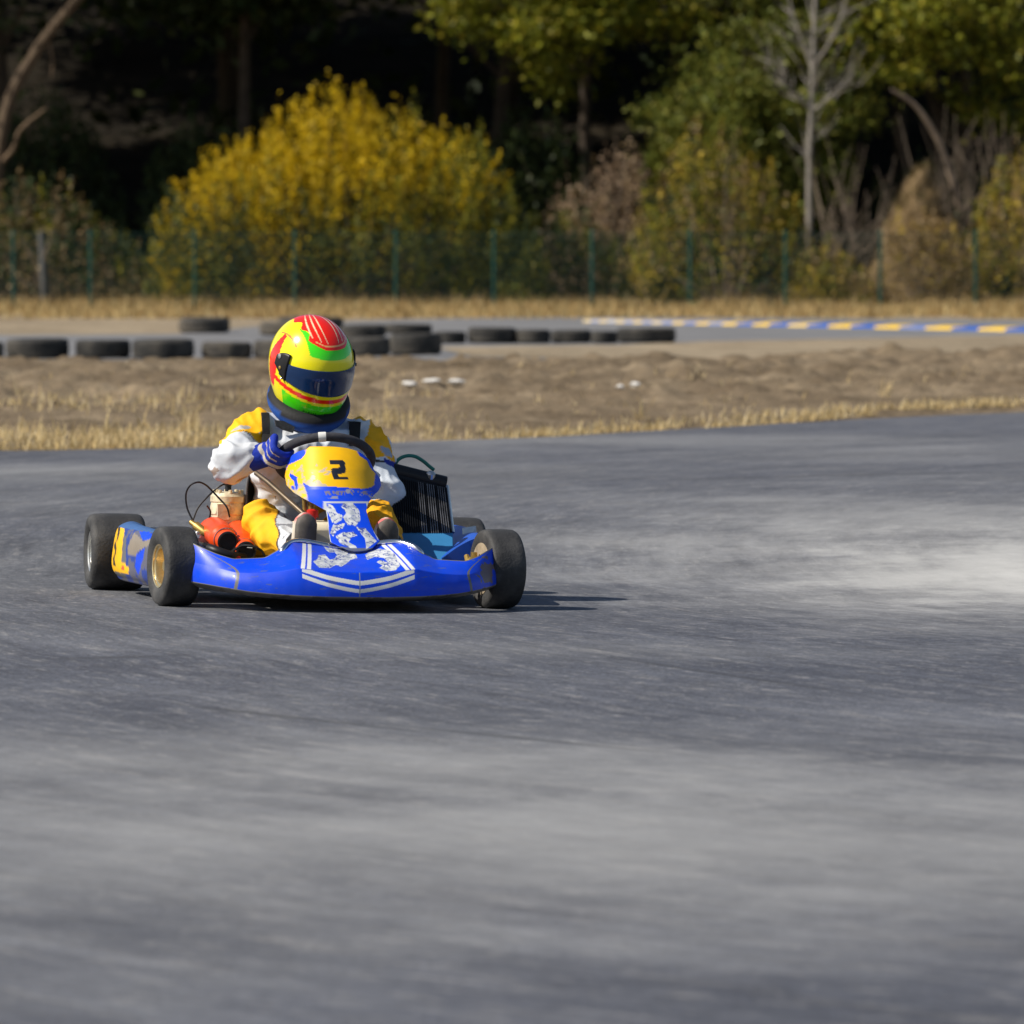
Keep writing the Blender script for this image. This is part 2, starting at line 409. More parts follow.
# ---- side pods
def side_pod(s):
    rings = []
    for t in np.linspace(0, 1, 60):
        v = .17 + .70 * t; e = 1 - (2 * t - 1) ** 8
        uo = (.590 + .058 * t); ui = .40; zt = .222 + .018 * t; zb = .055
        sh = .02 * (1 - e)
        sec = [(ui, zb), (uo - .05, zb - .012), (uo - .015, zb + .004), (uo, zb + .035), (uo - .004, zb + .10), (uo - .014, zt - .03), (uo - .032, zt - .006), (uo - .075, zt + .002), (uo - .14, zt - .03), (ui, zt - .07)]
        pts = [Vector((s * (a - sh), v, b if b > .12 else b + sh)) for a, b in sec]
        rings.append(spline(pts, 7))
    mb = MB(); mb.loft(rings, closed=True)
    YL = z7([(300, 150), (340, 165), (365, 200), (350, 300), (335, 465), (395, 480), (392, 545), (330, 535), (265, 515), (240, 490), (255, 315)])
    BK = z7([(318, 185), (335, 180), (322, 260), (300, 320), (305, 370), (290, 420), (297, 480), (280, 485), (278, 430), (292, 380), (285, 330), (305, 290)])
    BR = z7([(430, 235), (500, 300), (550, 285), (560, 320), (470, 370), (440, 410), (385, 400), (385, 340)])
    BL = z7([(470, 230), (540, 230), (570, 260), (530, 300), (490, 285)]); BL2 = z7([(450, 400), (510, 350), (500, 430), (460, 550), (440, 500)])
    def col(p):
        x, y = elev(p)
        if s > 0: return lerp3(BLUE, (.03, .12, .30), .5)  # driver's left pod: shade mixed into the blue paint
        if p.z > .225: return (.05, .13, .34)  # pod top: sky reflection put into the blue
        if inpoly(x, y, YL):
            if inpoly(x, y, BK): return (.03, .025, .02)
            if (x - 122.5) ** 2 + (y - 568.3) ** 2 < 3: return (.6, .1, .05)
            return YEL
        if x < 126 and p.z > .06: return (.02, .05, .25) if p.z > .2 else (.13, .13, .14)
        if inpoly(x, y, BR): return (.25, .21, .17)
        if inpoly(x, y, BL) or inpoly(x, y, BL2): return BLUE
        q = fbm(p, 14)
        return (.11, .11, .16) if q > -.1 else (.02, .05, .28)
    mb.build('side_pod', M_paint, kart, col=col, angle=60)
side_pod(-1); side_pod(1)

# ---- seat
mb = MB(); rings = []
for t in np.linspace(0, 1, 24):
    ang = t * 1.75; v = .50 + .33 * math.sin(ang * .9) if t < .5 else .50 + .33 * math.sin(.7875) + .10 * (t - .5) * 2
    z = .085 + (0 if t < .4 else .36 * ((t - .4) / .6) ** 1.15)
    wd = .178 + .035 * math.sin(t * math.pi); hh = .14 + .07 * math.sin(t * math.pi)
    rings.append([Vector((wd * math.sin(a), v - (.06 + .10 * t) * (1 - math.cos(a)) * .9, z + hh * (1 - math.cos(a)) * (1 - .55 * t))) for a in np.linspace(-1.75, 1.75, 26)])
mb.loft(rings, closed=False); mb.build('seat', M_seat, kart, solid=.007)

# ---- engine on the driver's right
eng = empty('engine', (0, 0, 0), kart)
ec = KP(228, 500, .66); eu, ev = ec.x, ec.y
mb = MB()
mb.revolve([(.060, .20), (.060, .255), (.056, .262), (.056, .275), (.060, .28), (.060, .305), (.057, .318), (.060, .322), (.060, .340), (.050, .352), (.030, .356), (.001, .357)], (eu, ev, 0), (0, 0, 1), 40)
for k in range(8):
    a = k * math.pi / 4; mb.revolve([(.006, .345), (.006, .362), (.001, .363)], (eu + .047 * math.cos(a), ev + .047 * math.sin(a), 0), (0, 0, 1), 8)
mb.box((eu - .045, ev - .066, .262), (eu - .005, ev - .04, .315))
mb.build('cylinder', M_cyl, eng, angle=35)
mb = MB(); mb.box((eu - .085, ev - .09, .07), (eu + .085, ev + .09, .205)); mb.build('crankcase', M_cyl, eng, bevel=.02)
mb = MB(); mb.revolve([(.011, .355), (.011, .375), (.015, .378), (.015, .392), (.001, .394)], (eu, ev, 0), (0, 0, 1), 14)
mb.tube(spline([(eu, ev, .385), (eu - .01, ev - .02, .392), (eu - .028, ev - .045, .398)], 5), .010, 10, round_ends=True)
mb.build('spark_plug_cap', M_black, eng)
mb = MB(); a0 = KP(221, 535, .42); a1 = KP(241, 535, .44)
h1, h2 = KP(227.5, 541.5, .30), KP(246, 551, .28)
mb.tube(spline([a0 + Vector((-.02, .16, -.01)), a0 + Vector((-.008, .09, .012)), h1 + Vector((-.006, .06, .008)), h1], 6), [.046] * 7 + [.046] * 6 + [.036] * 5 + [.033], 24)
mb.tube(spline([a1 + Vector((.012, .16, .0)), a1 + Vector((.008, .09, .002)), h2 + Vector((.0, .06, .014)), h2], 6), [.042] * 7 + [.042] * 6 + [.034] * 5 + [.030], 24)
mb.box((a0.x - .05, a0.y + .08, a0.z - .07), (a1.x + .04, a1.y + .20, a0.z + .02))
mb.build('airbox', M_orange, eng, bevel=.004)
for h, rr in ((h1, .031), (h2, .030)):
    mb = MB(); ax = Vector((0, -1, -.1)).normalized()
    mb.revolve([(rr + .003, -.012), (rr + .003, .008), (rr - .002, .010), (rr - .004, .006), (.001, .004)], h, ax, 26); mb.build('intake_tube', M_black, eng, angle=35)
mb = MB(); b0, b1 = KP(191, 522, .52), KP(207, 534, .46)
mb.tube([b0, b0.lerp(b1, .25), b0.lerp(b1, .3), b0.lerp(b1, .8), b1], [.009, .010, .015, .015, .010], 14); mb.build('brass_float_bowl', M_brass, eng, angle=30)
mb = MB(); e0 = KP(208, 548, .30)
mb.tube(spline([e0 + Vector((-.02, .5, .02)), e0 + Vector((-.02, .25, .0)), e0, e0 + Vector((.06, -.05, -.02)), e0 + Vector((.12, -.02, -.03))], 6), .016, 12)
mb.tube([KP(203, 545, .3), KP(232, 556, .26)], .011, 10); mb.build('coolant_pipe', M_black, eng)
mb = MB(); cb = KP(203, 538, .50); mb.box((cb.x - .03, cb.y - .03, cb.z - .035), (cb.x + .025, cb.y + .04, cb.z + .025)); mb.build('carburettor', M_steel, eng, bevel=.006)
for h_, rr_ in ((h1, .040), (h2, .037)):
    mb = MB(); mb.revolve([(rr_, -.006), (rr_ + .002, -.006), (rr_ + .002, .006), (rr_, .006)], h_ + Vector((0, .030, .003)), (0, -1, -.1), 28, closed=True); mb.build('hose_clamp', M_steel, eng, angle=30)
mb = MB(); mb.tube(spline([KP(214, 552, .36), KP(222, 556, .30), KP(222, 563, .27), KP(216, 566, .26)], 6), .0055, 8); mb.build('fuel_line', M_brass, eng)
for (bx_, by_, bv_) in ((199, 537, .47), (211, 519, .56), (202, 530, .5), (246, 523, .5), (250, 530, .46)):
    mb = MB(); mb.revolve([(.007, -.006), (.007, .005), (.001, .006)], KP(bx_, by_, bv_), (0, -1, .4), 6); mb.build('bolt', M_alu, eng, angle=20)
mb = MB(); r0 = KP(232, 557, .25); mb.tube([r0 + Vector((-.025, 0, 0)), r0 + Vector((.02, 0, -.004))], .010, 10, round_ends=True); mb.build('fuel_pump', M_red, eng)
for pts, vv, rr in (([(193, 521), (188, 508), (186.5, 494), (190, 485), (198, 482), (206, 485), (212, 490), (219, 498), (226, 507), (229, 517)], .55, .0032),
                ([(193, 520), (199, 508), (207, 498), (214, 490), (221, 485), (229, 483)], .60, .0030),
                ([(221, 557), (231, 553), (242, 546), (252, 546), (260, 550), (265, 556)], .24, .0042),
                ([(233, 560), (238, 552), (244, 548), (252, 548)], .27, .0030),
                ([(206, 528), (209, 522), (211, 512), (206, 505)], .5, .0030)):
    mb = MB(); mb.tube(spline([KP(x, y, vv) + Vector((0, .02 * math.sin(i * 1.3), 0)) for i, (x, y) in enumerate(pts)], 6), rr, 7); mb.build('cable', M_black, eng)

# ---- steering
SWC = Vector((.016, .385, .473)); SE1 = Vector((1, 0, -.03)).normalized(); SE2 = Vector((0, -.80, .60)); SE2 = (SE2 - SE1 * SE2.dot(SE1)).normalized(); SN = SE1.cross(SE2)
swc_px = elev(SWC)
SR = .158
def rimpt(th): return SWC + SE1 * SR * math.cos(th) + SE2 * SR * math.sin(th) * .86
mb = MB(); mb.tube([rimpt(2 * math.pi * k / 72) for k in range(72)], .0155, 14, loop=True); sw = mb.build('steering_wheel', M_rimgrip, kart)
mb = MB(); mb.tube([rimpt(R(a)) for a in (97, 100, 103, 106)], .0168, 14); mb.build('tape_band', M_tape, sw)
mb = MB(); hubp = SWC + SN * .03
for a in (0, 180, 270): mb.tube([hubp, SWC.lerp(rimpt(R(a)), .55) + SN * .015, rimpt(R(a))], .008, 8)
mb.revolve([(.035, 0), (.035, .01), (.02, .02), (.001, .021)], hubp, SN, 20); mb.build('spoke_plate', M_alu, sw, angle=30)
mb = MB(); mb.tube([hubp, Vector((0, .02, .08))], .011, 10); mb.build('steering_column', M_steel, kart)
mb = MB(); mb.tube([KP(256, 473, .33), KP(268, 482, .26), KP(303, 513, .10), KP(309, 530, .06)], .0085, 10); mb.build('panel_strut', mat('bronze_strut', (.13, .10, .07), .45, .6, .3, 20), kart)
mb = MB(); mb.tube([Vector((-.42, -.03, .10)), Vector((-.03, .03, .085))], .007, 8); mb.tube([Vector((.42, -.03, .10)), Vector((.03, .03, .085))], .007, 8); mb.build('tie_rod', M_steel, kart)
for s in (-1, 1):
    k = MB(); k.tube([(s * .455, 0, .075), (s * .455, 0, .185)], .011, 12); k.tube([(s * .455, 0, .13), (s * .52, 0, .13)], .0125, 12)
    k.revolve([(.02, -.012), (.02, .012), (.012, .016), (.001, .017)], (s * .445, -.02, .15), (0, -1, 0.3), 14)
    k.tube([(s * .44, -.03, .10), (s * .44, .05, .17)], .009, 10); k.build('stub_axle', M_brass, kart, angle=30)
for s in (-1, 1):
    mb = MB(); mb.tube([(s * .13 - .02, .0, .06), (s * .13 - .02, -.035, .2)], .006, 8); mb.box((s * .13 - .05, -.05, .19), (s * .13 + .02, -.03, .21)); mb.build('pedal', M_steel, kart)

# ---- fuel tank with cap
ft0 = KP(316, 530, .10); mb = MB()
mb.box((-.122, .045, .05), (.05, .30, .275)); ft = mb.build('fuel_tank', M_cream, kart, bevel=.025)
mb = MB(); cp = KP(312.5, 514, .16); mb.revolve([(.013, -.03), (.013, -.012), (.020, -.01), (.020, .012), (.014, .016), (.001, .017)], cp, (0, 0, 1), 16); mb.build('filler_cap', M_red, ft, angle=30)
mb = MB(); mb.tube([cp + Vector((0, .03, .0)), cp + Vector((0, .03, .055))], .012, 10); mb.tube([cp + Vector((-.02, .03, .0)), cp + Vector((-.025, .03, .06))], .007, 10); mb.build('fuel_fitting', M_brass, ft)

# ---- radiator on the driver's left
rad = empty('radiator', (0, 0, 0), kart)
q = [KP(391, 466, .52), KP(446, 480, .52), KP(452.5, 533, .40), KP(394, 533, .40)]
def rq(a, b, d=0.0):
    p = q[0].lerp(q[1], a).lerp(q[3].lerp(q[2], a), b); return p + Vector((0, d, 0))
mb = MB(); mb.loft([[rq(0, .10), rq(1, .14), rq(1, 1), rq(0, 1)], [rq(0, .10, .045), rq(1, .14, .045), rq(1, 1, .045), rq(0, 1, .045)]]); mb.build('core', M_fins, rad, smooth=False)
for k in range(26):
    a = (k + .5) / 26; mb = MB(); lo = .14 if 10 < k < 25 else .16
    mb.loft([[rq(a - .006, .15, -.007), rq(a + .006, .15, -.007), rq(a + .006, .15, .002), rq(a - .006, .15, .002)],
             [rq(a - .006, .995, -.007), rq(a + .006, .995, -.007), rq(a + .006, .995, .002), rq(a - .006, .995, .002)]])
    mb.build('cooling_fin', M_finlight if (12 <= k and (k * 7) % 5 != 0) else M_fins, rad, smooth=False)
mb = MB(); mb.tube([rq(-.02, .06, .02), rq(1.0, .075, .02)], .026, 16, round_ends=False); mb.build('header_tank', M_black, rad)
mb = MB(); mb.revolve([(.016, -.01), (.016, .012), (.010, .018), (.001, .019)], rq(.72, .01, .0), (0, -.4, 1), 14); mb.build('filler_neck', M_alu, rad)
mb = MB(); mb.tube([rq(1.01, .12, .02), rq(1.01, 1, .02)], .010, 8); mb.build('side_rail', M_alu, rad)
mb = MB(); mb.tube(spline([KP(x, y, .56) for x, y in ((394, 468), (398, 460), (406, 456), (415, 456.5), (423, 461), (429, 466), (434, 470))], 6), .0062, 10); mb.build('hose', M_hose, rad)
mb = MB(); t = [KP(399, 532.5, .40), KP(453, 532.5, .40), KP(453.5, 562, .25), KP(396, 562, .25)]
mb.loft([t, [p + Vector((0, .02, -.015)) for p in t]]); mb.build('radiator_tray', mat('blue_tray', (.04, .20, .42), .35, 0, .1, 8), kart, smooth=False, bevel=.003)
mb = MB(); t = [KP(463, 528, .55), KP(476, 526, .5), KP(478, 550, .35), KP(464, 550, .38)]; mb.loft([t, [p + Vector((0, .012, 0)) for p in t]]); mb.build('pod_bracket', M_alu, kart, smooth=False)

# ------------------------------------------------------------------ the driver
def remeshed(mb, voxel, smooth_it):
    me = bpy.data.meshes.new('tmp'); me.from_pydata(mb.v, [], mb.f); me.update()
    bm = bmesh.new(); bm.from_mesh(me); bmesh.ops.recalc_face_normals(bm, faces=bm.faces); bm.to_mesh(me); bm.free()
    o = bpy.data.objects.new('tmp', me); COL.objects.link(o)
    r = o.modifiers.new('r', 'REMESH'); r.mode = 'VOXEL'; r.voxel_size = voxel; r.use_smooth_shade = True
    s = o.modifiers.new('s', 'SMOOTH'); s.factor = .5; s.iterations = smooth_it
    dg = bpy.context.evaluated_depsgraph_get(); out = bpy.data.meshes.new_from_object(o.evaluated_get(dg))
    bpy.data.objects.remove(o); bpy.data.meshes.remove(me); return out
def ellrings(specs, n=28):
    """specs: centre, half width u, half depth v, tilt axis ignored"""
    return [[Vector(c) + Vector((a * math.cos(2 * math.pi * j / n), b * math.sin(2 * math.pi * j / n), 0)) for j in range(n)] for c, a, b in specs]

HP = KP(311.5, 362, .57)                       # helmet centre
shL = KP(256, 432, .60); shR = KP(364, 440, .62)
elL = KP(229, 464, .47); wrL = KP(262, 455, .43)
elR = KP(386, 492, .50); wrR = rimpt(R(-42)) + Vector((.045, .05, -.01))
hipL = Vector((-.10, .72, .15)); hipR = Vector((.10, .72, .15))
knL = KP(263, 524, .40); knR = KP(378, 519, .36)
anL = KP(300, 552, .075); anR = KP(389, 552, .085)
nb = Vector((HP.x + .002, .63, .585))
mb = MB()
mb.loft(ellrings([((0, .74, .08), .10, .08), ((0, .74, .10), .16, .12), ((0, .73, .18), .175, .125), ((0, .715, .28), .17, .115), ((.0, .665, .38), .18, .13),
                  ((.0, .620, .47), .20, .145), ((.003, .605, .53), .195, .135), ((.005, .61, .57), .15, .105), ((.006, .63, .60), .07, .065), ((.006, .625, .605), .03, .03)]))
mb.tube([nb, Vector((HP.x, HP.y + .02, HP.z - .10)), HP + Vector((0, .01, .0))], [.062, .060, .085], 16, round_ends=True)
for sh, el, wr in ((shL, elL, wrL), (shR, elR, wrR)):
    inner = Vector((sh.x * .6, sh.y + .02, sh.z - .02)); m1 = sh.lerp(el, .5)
    mb.tube(spline([inner, sh, m1 + Vector((0, 0, .005)), el], 6), [.078] * 6 + [.070, .070, .070, .070, .069, .068] + [.068, .068, .068, .067, .066, .066, .066], 18, round_ends=True)
    m2 = el.lerp(wr, .5)
    mb.tube([el, el.lerp(wr, .25), m2, el.lerp(wr, .8), wr], [.067, .068, .060, .047, .036], 18, round_ends=True)
for hp, kn, an in ((hipL, knL, anL), (hipR, knR, anR)):
    mb.tube([hp, hp.lerp(kn, .5) + Vector((0, 0, .02)), kn], [.10, .088, .068], 18, round_ends=True)
    mb.tube([kn, kn.lerp(an, .35), kn.lerp(an, .7), an], [.067, .064, .053, .044], 18, round_ends=True)
mb.tube([knL + Vector((-.012, -.01, .03)), knL.lerp(anL, .45) + Vector((-.03, -.01, -.02))], [.055, .050], 14, round_ends=True)
me = remeshed(mb, .0055, 5)
me.calc_loop_triangles(); nrm = [v.normal.copy() for v in me.vertices]
for v, n in zip(me.vertices, nrm):
    p = v.co; wv = Vector((mnoise.noise(p * 5), mnoise.noise(p * 5 + Vector((9, 0, 0))), mnoise.noise(p * 5 + Vector((0, 9, 0))))) * .07; q = p + wv
    f1 = 1 - abs(mnoise.noise(Vector((q.x * 11 + q.z * 9, q.y * 6, q.z * 12 - q.x * 8)))) ; f2 = 1 - abs(mnoise.noise(Vector((q.x * 20 - q.z * 16, q.y * 9, q.z * 17 + q.x * 14 + 5))))
    v.co = p + n * (.014 * (f1 ** 4 - .45) + .006 * (f2 ** 3 - .5))
bm = bmesh.new(); bm.from_mesh(me)
for _ in range(2): bmesh.ops.smooth_vert(bm, verts=bm.verts, factor=.5, use_axis_x=True, use_axis_y=True, use_axis_z=True)
bm.to_mesh(me); bm.free()
SY1 = z2([(190, 380), (260, 250), (320, 110), (400, 85), (485, 88), (530, 170), (556, 270), (568, 440), (520, 420), (470, 350), (420, 325), (330, 322), (240, 345)])
SG1 = z2([(300, 290), (360, 258), (440, 262), (475, 285), (440, 300), (350, 300), (310, 312), (250, 335)])
SK1 = z2([(345, 308), (430, 318), (500, 395), (505, 418), (470, 370), (420, 328)])
SY2 = z3([(745, 130), (775, 0), (760, -80), (850, -60), (880, 40), (950, 240), (985, 340), (975, 365), (900, 310), (770, 330), (740, 230), (715, 160)])
SG2 = z3([(850, 215), (935, 245), (965, 325), (900, 300), (865, 270)])
SB2 = z3([(880, 320), (1010, 370), (1060, 420), (1050, 470), (960, 400), (900, 370)])
def suitcol(p):
    x, y = elev(p); W = (.61, .64, .69)
    leg = p.y < .60 and y > 496 and p.z < .40 and not (p.x > .10 and p.y > .40)
    if not leg:
        if p.x < 0:
            if inpoly(x, y, SG1): return (.42, .42, .40)
            if inpoly(x, y, SK1): return (.03, .025, .02)
            if inpoly(x, y, SY1): return (.95, .48, .004)
            if p.y > .50 and p.z > .52 and p.x < -.15: return (.95, .48, .004)
            if p.z < .45 and p.x < -.2 and fbm(p, 12) > .38: return (.33, .25, .21)
        else:
            if inpoly(x, y, SG2): return (.34, .40, .52)
            if inpoly(x, y, SB2): return (.012, .03, .30)
            if inpoly(x, y, SY2): return (.93, .46, .004)
            if p.y > .6 and p.z > .48 and p.x > .16: return (.93, .46, .004)
            if abs(y - (461 + (x - 378) * .12)) < 1.2 and x > 368: return (.03, .025, .02)
            return (.62, .68, .76)  # white on driver's left: bluish skylit shade put into the colour
        return W
    if leg:
        if p.x < 0:
            e = 276.5 + 2.0 * math.sin(y * .25) + max(0, y - 540) * .3
            if x < e: return (.95, .47, .004)
            if x < e + 1.6: return (.06, .045, .03)
            if fbm(p, 14) > .40: return (.22, .23, .26)
            return W
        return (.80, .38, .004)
    return W
me.name = 'person'
person = finish(me, 'person', M_cloth, None, True, suitcol, angle=180); person.matrix_world = KM
tag(person, 'kart driver in white and yellow racing suit and yellow helmet gripping the steering wheel', 'person')

# helmet
hrot = Matrix.Rotation(R(19), 3, 'Z') @ Matrix.Rotation(R(-4), 3, 'Y') @ Matrix.Rotation(R(26), 3, 'X')   # face looks along -y
HW, HL, HT, HB = .138, .165, .160, .220
def helm(az, el, k=1.0):
    """az from the face direction (+ = driver's left), el up"""
    x, y, z = math.sin(az) * math.cos(el), -math.cos(az) * math.cos(el), math.sin(el)
    fr = max(0.0, -y)
    zz = z * HT if z > 0 else z * HB
    yy = y * HL * (1.0 if y < 0 else 1.02)
    if z < 0:
        yy -= .022 * fr * sm(0, .55, -z); zz += .0
        x *= 1 + .03 * z
        if y > 0: zz *= 1 - .25 * y
    e = .5
    return Vector((x * HW, yy, zz)) * k
RED = (.90, .016, .004); HY = (.92, .82, .002); GRN = (.06, .80, .006); HOR = (.85, .20, .03)
def helmcol(az, el):
    a = math.degrees(az); e = math.degrees(el); aa = abs(a)
    vt = 15 - 0.0012 * aa * aa; vb = -12.5 + .0012 * aa * aa
    # crown: red cap with pale flame lines above a green brow band
    xl = math.sin(az) * math.cos(el); yl = math.cos(az) * math.cos(el)
    if e > 26 and (aa < 120 or e > 41):
        xq = xl - .10; edge = 41 + 26 * max(0, abs(xq) - .25) ** 1.3; jag = .05 * math.sin(yl * 17) if xq < 0 else 0
        if e > edge and abs(xq) < .58 - .10 * max(0, -yl) + jag:
            if abs(e - (edge + 5)) < .9 and abs(xq) < .48: return (.90, .45, .16)
            if e > edge + 8:
                for c0, bend in ((-.52, .5), (-.38, .45), (-.24, .35), (.12, -.2), (.26, -.3), (.42, -.4)):
                    if abs(xq - (c0 + bend * (yl - .35) ** 2)) < .020 - .024 * abs(yl - .1): return (.92, .70, .42)
            return RED
        if e > 28.5 + 7 * abs(xl) ** 2 and e <= edge + (0 if abs(xq) < .55 else 12) and abs(xq) < .66 and aa < 85: return GRN
        if .745 < abs(xl) < .77 and 34 < e < 70: return HOR
    # red side band
    if e > vt - 40:
        bw = 3 + .26 * max(0, 40 - abs(e - 2))
        if abs(aa - 99) < bw and e < 38 and e > -24: return RED
    # under-visor stripe
    sl = -18.0 + .0008 * aa * aa
    if aa < 97 and abs(e - sl) < 2.3: return RED
    # chin
    g = sl - 5.0
    if e < g and e > -50 and aa < 74:
        if abs(e - (-33)) < 1.3 and (18 < aa < 42) and math.sin(a * 1.6) > -.2: return (.02, .09, .01)
        if abs(e - (-34)) < 1.6 and aa < 9 and math.sin(a * 2) > -.3: return (.03, .14, .01)
        return GRN
    return HY
mb = MB(); rings = []; cols = []
NA, NE = 220, 150
for i in range(NE):
    el = R(-62 + (89.5 + 62) * i / (NE - 1)); ring = []
    for j in range(NA):
        az = -math.pi + 2 * math.pi * j / NA
        ring.append(HP + hrot @ helm(az, el)); cols += [*helmcol(az, el), 1]
    rings.append(ring)
mb.loft(rings, True, False, True)
helmet = mb.build('helmet', M_helm, person, angle=60)
helmet.data.color_attributes.new('Col', 'FLOAT_COLOR', 'POINT').data.foreach_set('color', cols)
tag(helmet, 'yellow full face helmet with red crown and green chin')
mb = MB(); rings = []
for i in range(26):
    t = i / 25; ring = []
    for j in range(90):
        a = -80 + 160 * j / 89; aa = abs(a)
        vt = 16 - .0012 * aa * aa; vb = -12 + .0010 * aa * aa
        if aa > 62: vt += (aa - 62) * .10
        e = vb + (vt - vb) * t
        ring.append(HP + hrot @ helm(R(a), R(e), 1.018))
    rings.append(ring)
mb.loft(rings, closed=False); mb.build('visor', M_visor, helmet, solid=.003)
for s in (-1, 1):
    mb = MB(); rings = []
    for i in range(10):
        t = i / 9; ring = []
        for j in range(12):
            a = s * (68 + 22 * j / 11); vt = 23 - 12 * (j / 11 - .3) ** 2 - 4 * j / 11; vb = -8 + 10 * j / 11
            ring.append(HP + hrot @ helm(R(a), R(vb + (vt - vb) * t), 1.030))
        rings.append(ring)
    mb.loft(rings, closed=False); mb.build('visor_pivot', M_black, helmet, solid=.006)
    for e, mm, rr in ((14, M_alu, .009), (2, M_brass, .006), (-7, M_alu, .004)):
        mb = MB(); c = HP + hrot @ helm(R(s * (84 - (14 - e) * .5)), R(e), 1.045); ax = hrot @ Vector((s, -.1, .1))
        mb.revolve([(rr, -.004), (rr, .003), (.001, .005)], c, ax, 12); mb.build('pivot_screw', mm, helmet, angle=30)
mb = MB(); c = HP + hrot @ helm(R(66), R(6), 1.03); mb.box((c.x - .006, c.y - .004, c.z - .006), (c.x + .006, c.y + .004, c.z + .006)); mb.build('visor_tab', M_black, helmet, bevel=.002)
# neck brace
NBC = Vector((HP.x + .003, .63, KP(310, 401, .63).z)); rings = []
for k in range(64):
    a = 2 * math.pi * k / 64; er = Vector((math.cos(a), math.sin(a), 0))
    c = NBC + Vector((er.x * .108, er.y * .122, .074 * er.y))
    ring = []
    for j in range(16):
        b = 2 * math.pi * j / 16; ring.append(c + er * .034 * math.cos(b) + Vector((0, 0, .038 * math.sin(b))))
    rings.append(ring)
mb = MB(); mb.loft(rings, True, False, False, True)
def bracecol(p):
    d = p - NBC; rr = math.hypot(d.x / .108, d.y / .122); zz = d.z - .074 * d.y / .122
    return (.010, .010, .012) if (zz > .012 or rr < 1.02) else (.010, .065, .30)
mb.build('neck_brace', M_brace, person, col=bracecol, angle=180)
# small dark badge under the brace
mb = MB(); b = [KP(x, y, .50) for x, y in ((275, 420), (284, 421), (295, 427), (293, 433), (283, 430), (276, 426))]
mb.loft([b, [p + Vector((0, .012, 0)) for p in b]]); mb.build('chest_badge', mat('badge', (.07, .07, .07), .7, 0, .5, 90), person, smooth=False)
# shoulder straps
def surf_v(me_o, p):
    ok, loc, n, i = me_o.ray_cast(Vector((p.x, -1, p.z)), Vector((0, 1, 0))); return loc.y if ok else None
for xs_, w0 in ((lambda y: 265.5 + (y - 406) * .03, .013), (lambda y: 356.5 - (y - 408) * .06, .018)):
    ys = list(range(407, 448, 3)); vs = []
    for y in ys:
        p = KP(xs_(y), y, .52); ds = [surf_v(person, p + Vector((d, 0, 0))) for d in (-w0, 0, w0)]; vs.append(None if None in ds else min(max(min(ds), .42), .66))
    k0 = next(k for k, q_ in enumerate(vs) if q_ is not None); ys = ys[k0:]; vs = vs[k0:]; vs = [q_ if q_ is not None else vs[0] for q_ in vs]
    vs = np.convolve(np.pad(vs, 3, mode='edge'), np.ones(7) / 7, 'valid'); rings = []
    for y, yv in zip(ys, vs):
        p = KP(xs_(y), y, yv - .014); rings.append([p + Vector((-w0, 0, 0)), p + Vector((w0, 0, 0)), p + Vector((w0, .02, 0)), p + Vector((-w0, .02, 0))])
    rings = [[q_ + Vector((0, .09, -.012)) for q_ in rings[0]], [q_ + Vector((0, .04, .002)) for q_ in rings[0]]] + rings
    mb = MB(); mb.loft(rings); mb.build('shoulder_strap', M_fabric, person)
# gloves
def glove(th, wrist, flip, elbow):
    c = rimpt(th); rho = (c - SWC).normalized(); tau = SN.cross(rho).normalized() * flip; n = SN
    def fp(phi, r, t): return c + (rho * math.cos(R(phi)) + n * math.sin(R(phi))) * r + tau * t
    mb = MB(); kn = []
    for i, (L, rr) in enumerate(((.92, .0112), (1.0, .0120), (.98, .0118), (.85, .0106))):
        t = (i - 1.5) * .0262
        ph = [-42, 18, 75, 125, 165 * (.9 + .1 * L)]; rd = [.047, .041, .032, .029, .0275]
        pts = [fp(a, r_, t * (1 - .08 * k)) for k, (a, r_) in enumerate(zip(ph, rd))]
        kn.append(pts[0]); mb.tube(spline(pts, 4), [rr * 1.18] * 6 + [rr * 1.06] * 5 + [rr] * 6, 12, round_ends=True)
    kc = sum(kn, Vector()) / 4
    for k in kn:
        mb.tube([k, k.lerp(wrist, .45), wrist.lerp(k, .12)], [.0135, .017, .02], 12, round_ends=True)
    mb.tube([wrist.lerp(kc, .35) - n * .004, fp(-70, .033, .024), fp(-112, .0285, .030), fp(-150, .027, .032)], [.018, .0135, .012, .0105], 12, round_ends=True)
    wd = (wrist - kc).normalized(); wa = (elbow - wrist).normalized()
    mb.tube([wrist.lerp(kc, .3), wrist, wrist + wa * .055], [.034, .043, .047], 18, round_ends=True)
    me = remeshed(mb, .0030, 3); me.name = 'glove'
    def gc(p):
        d = (p - kc); t = d.dot(tau); s = d.dot(wd)
        ph = math.degrees(math.atan2((p - c).dot(n), (p - c).dot(rho)))
        if s < .012:
            g = (t / .0262) % 1.0
            if (g < .13 or g > .87) and abs(t) < .036 and -45 < ph < 65: return (.42, .37, .30)
        if .022 < s < .036 and (p - c).dot(n) > -.045: return (.44, .40, .33)
        return (.006, .030, .34)
    return finish(me, 'glove', M_glove, person, True, gc, angle=180)
glove(R(167), wrL + (rimpt(R(167)) - wrL) * .10, 1, elL); glove(R(-42), wrR, -1, elR)
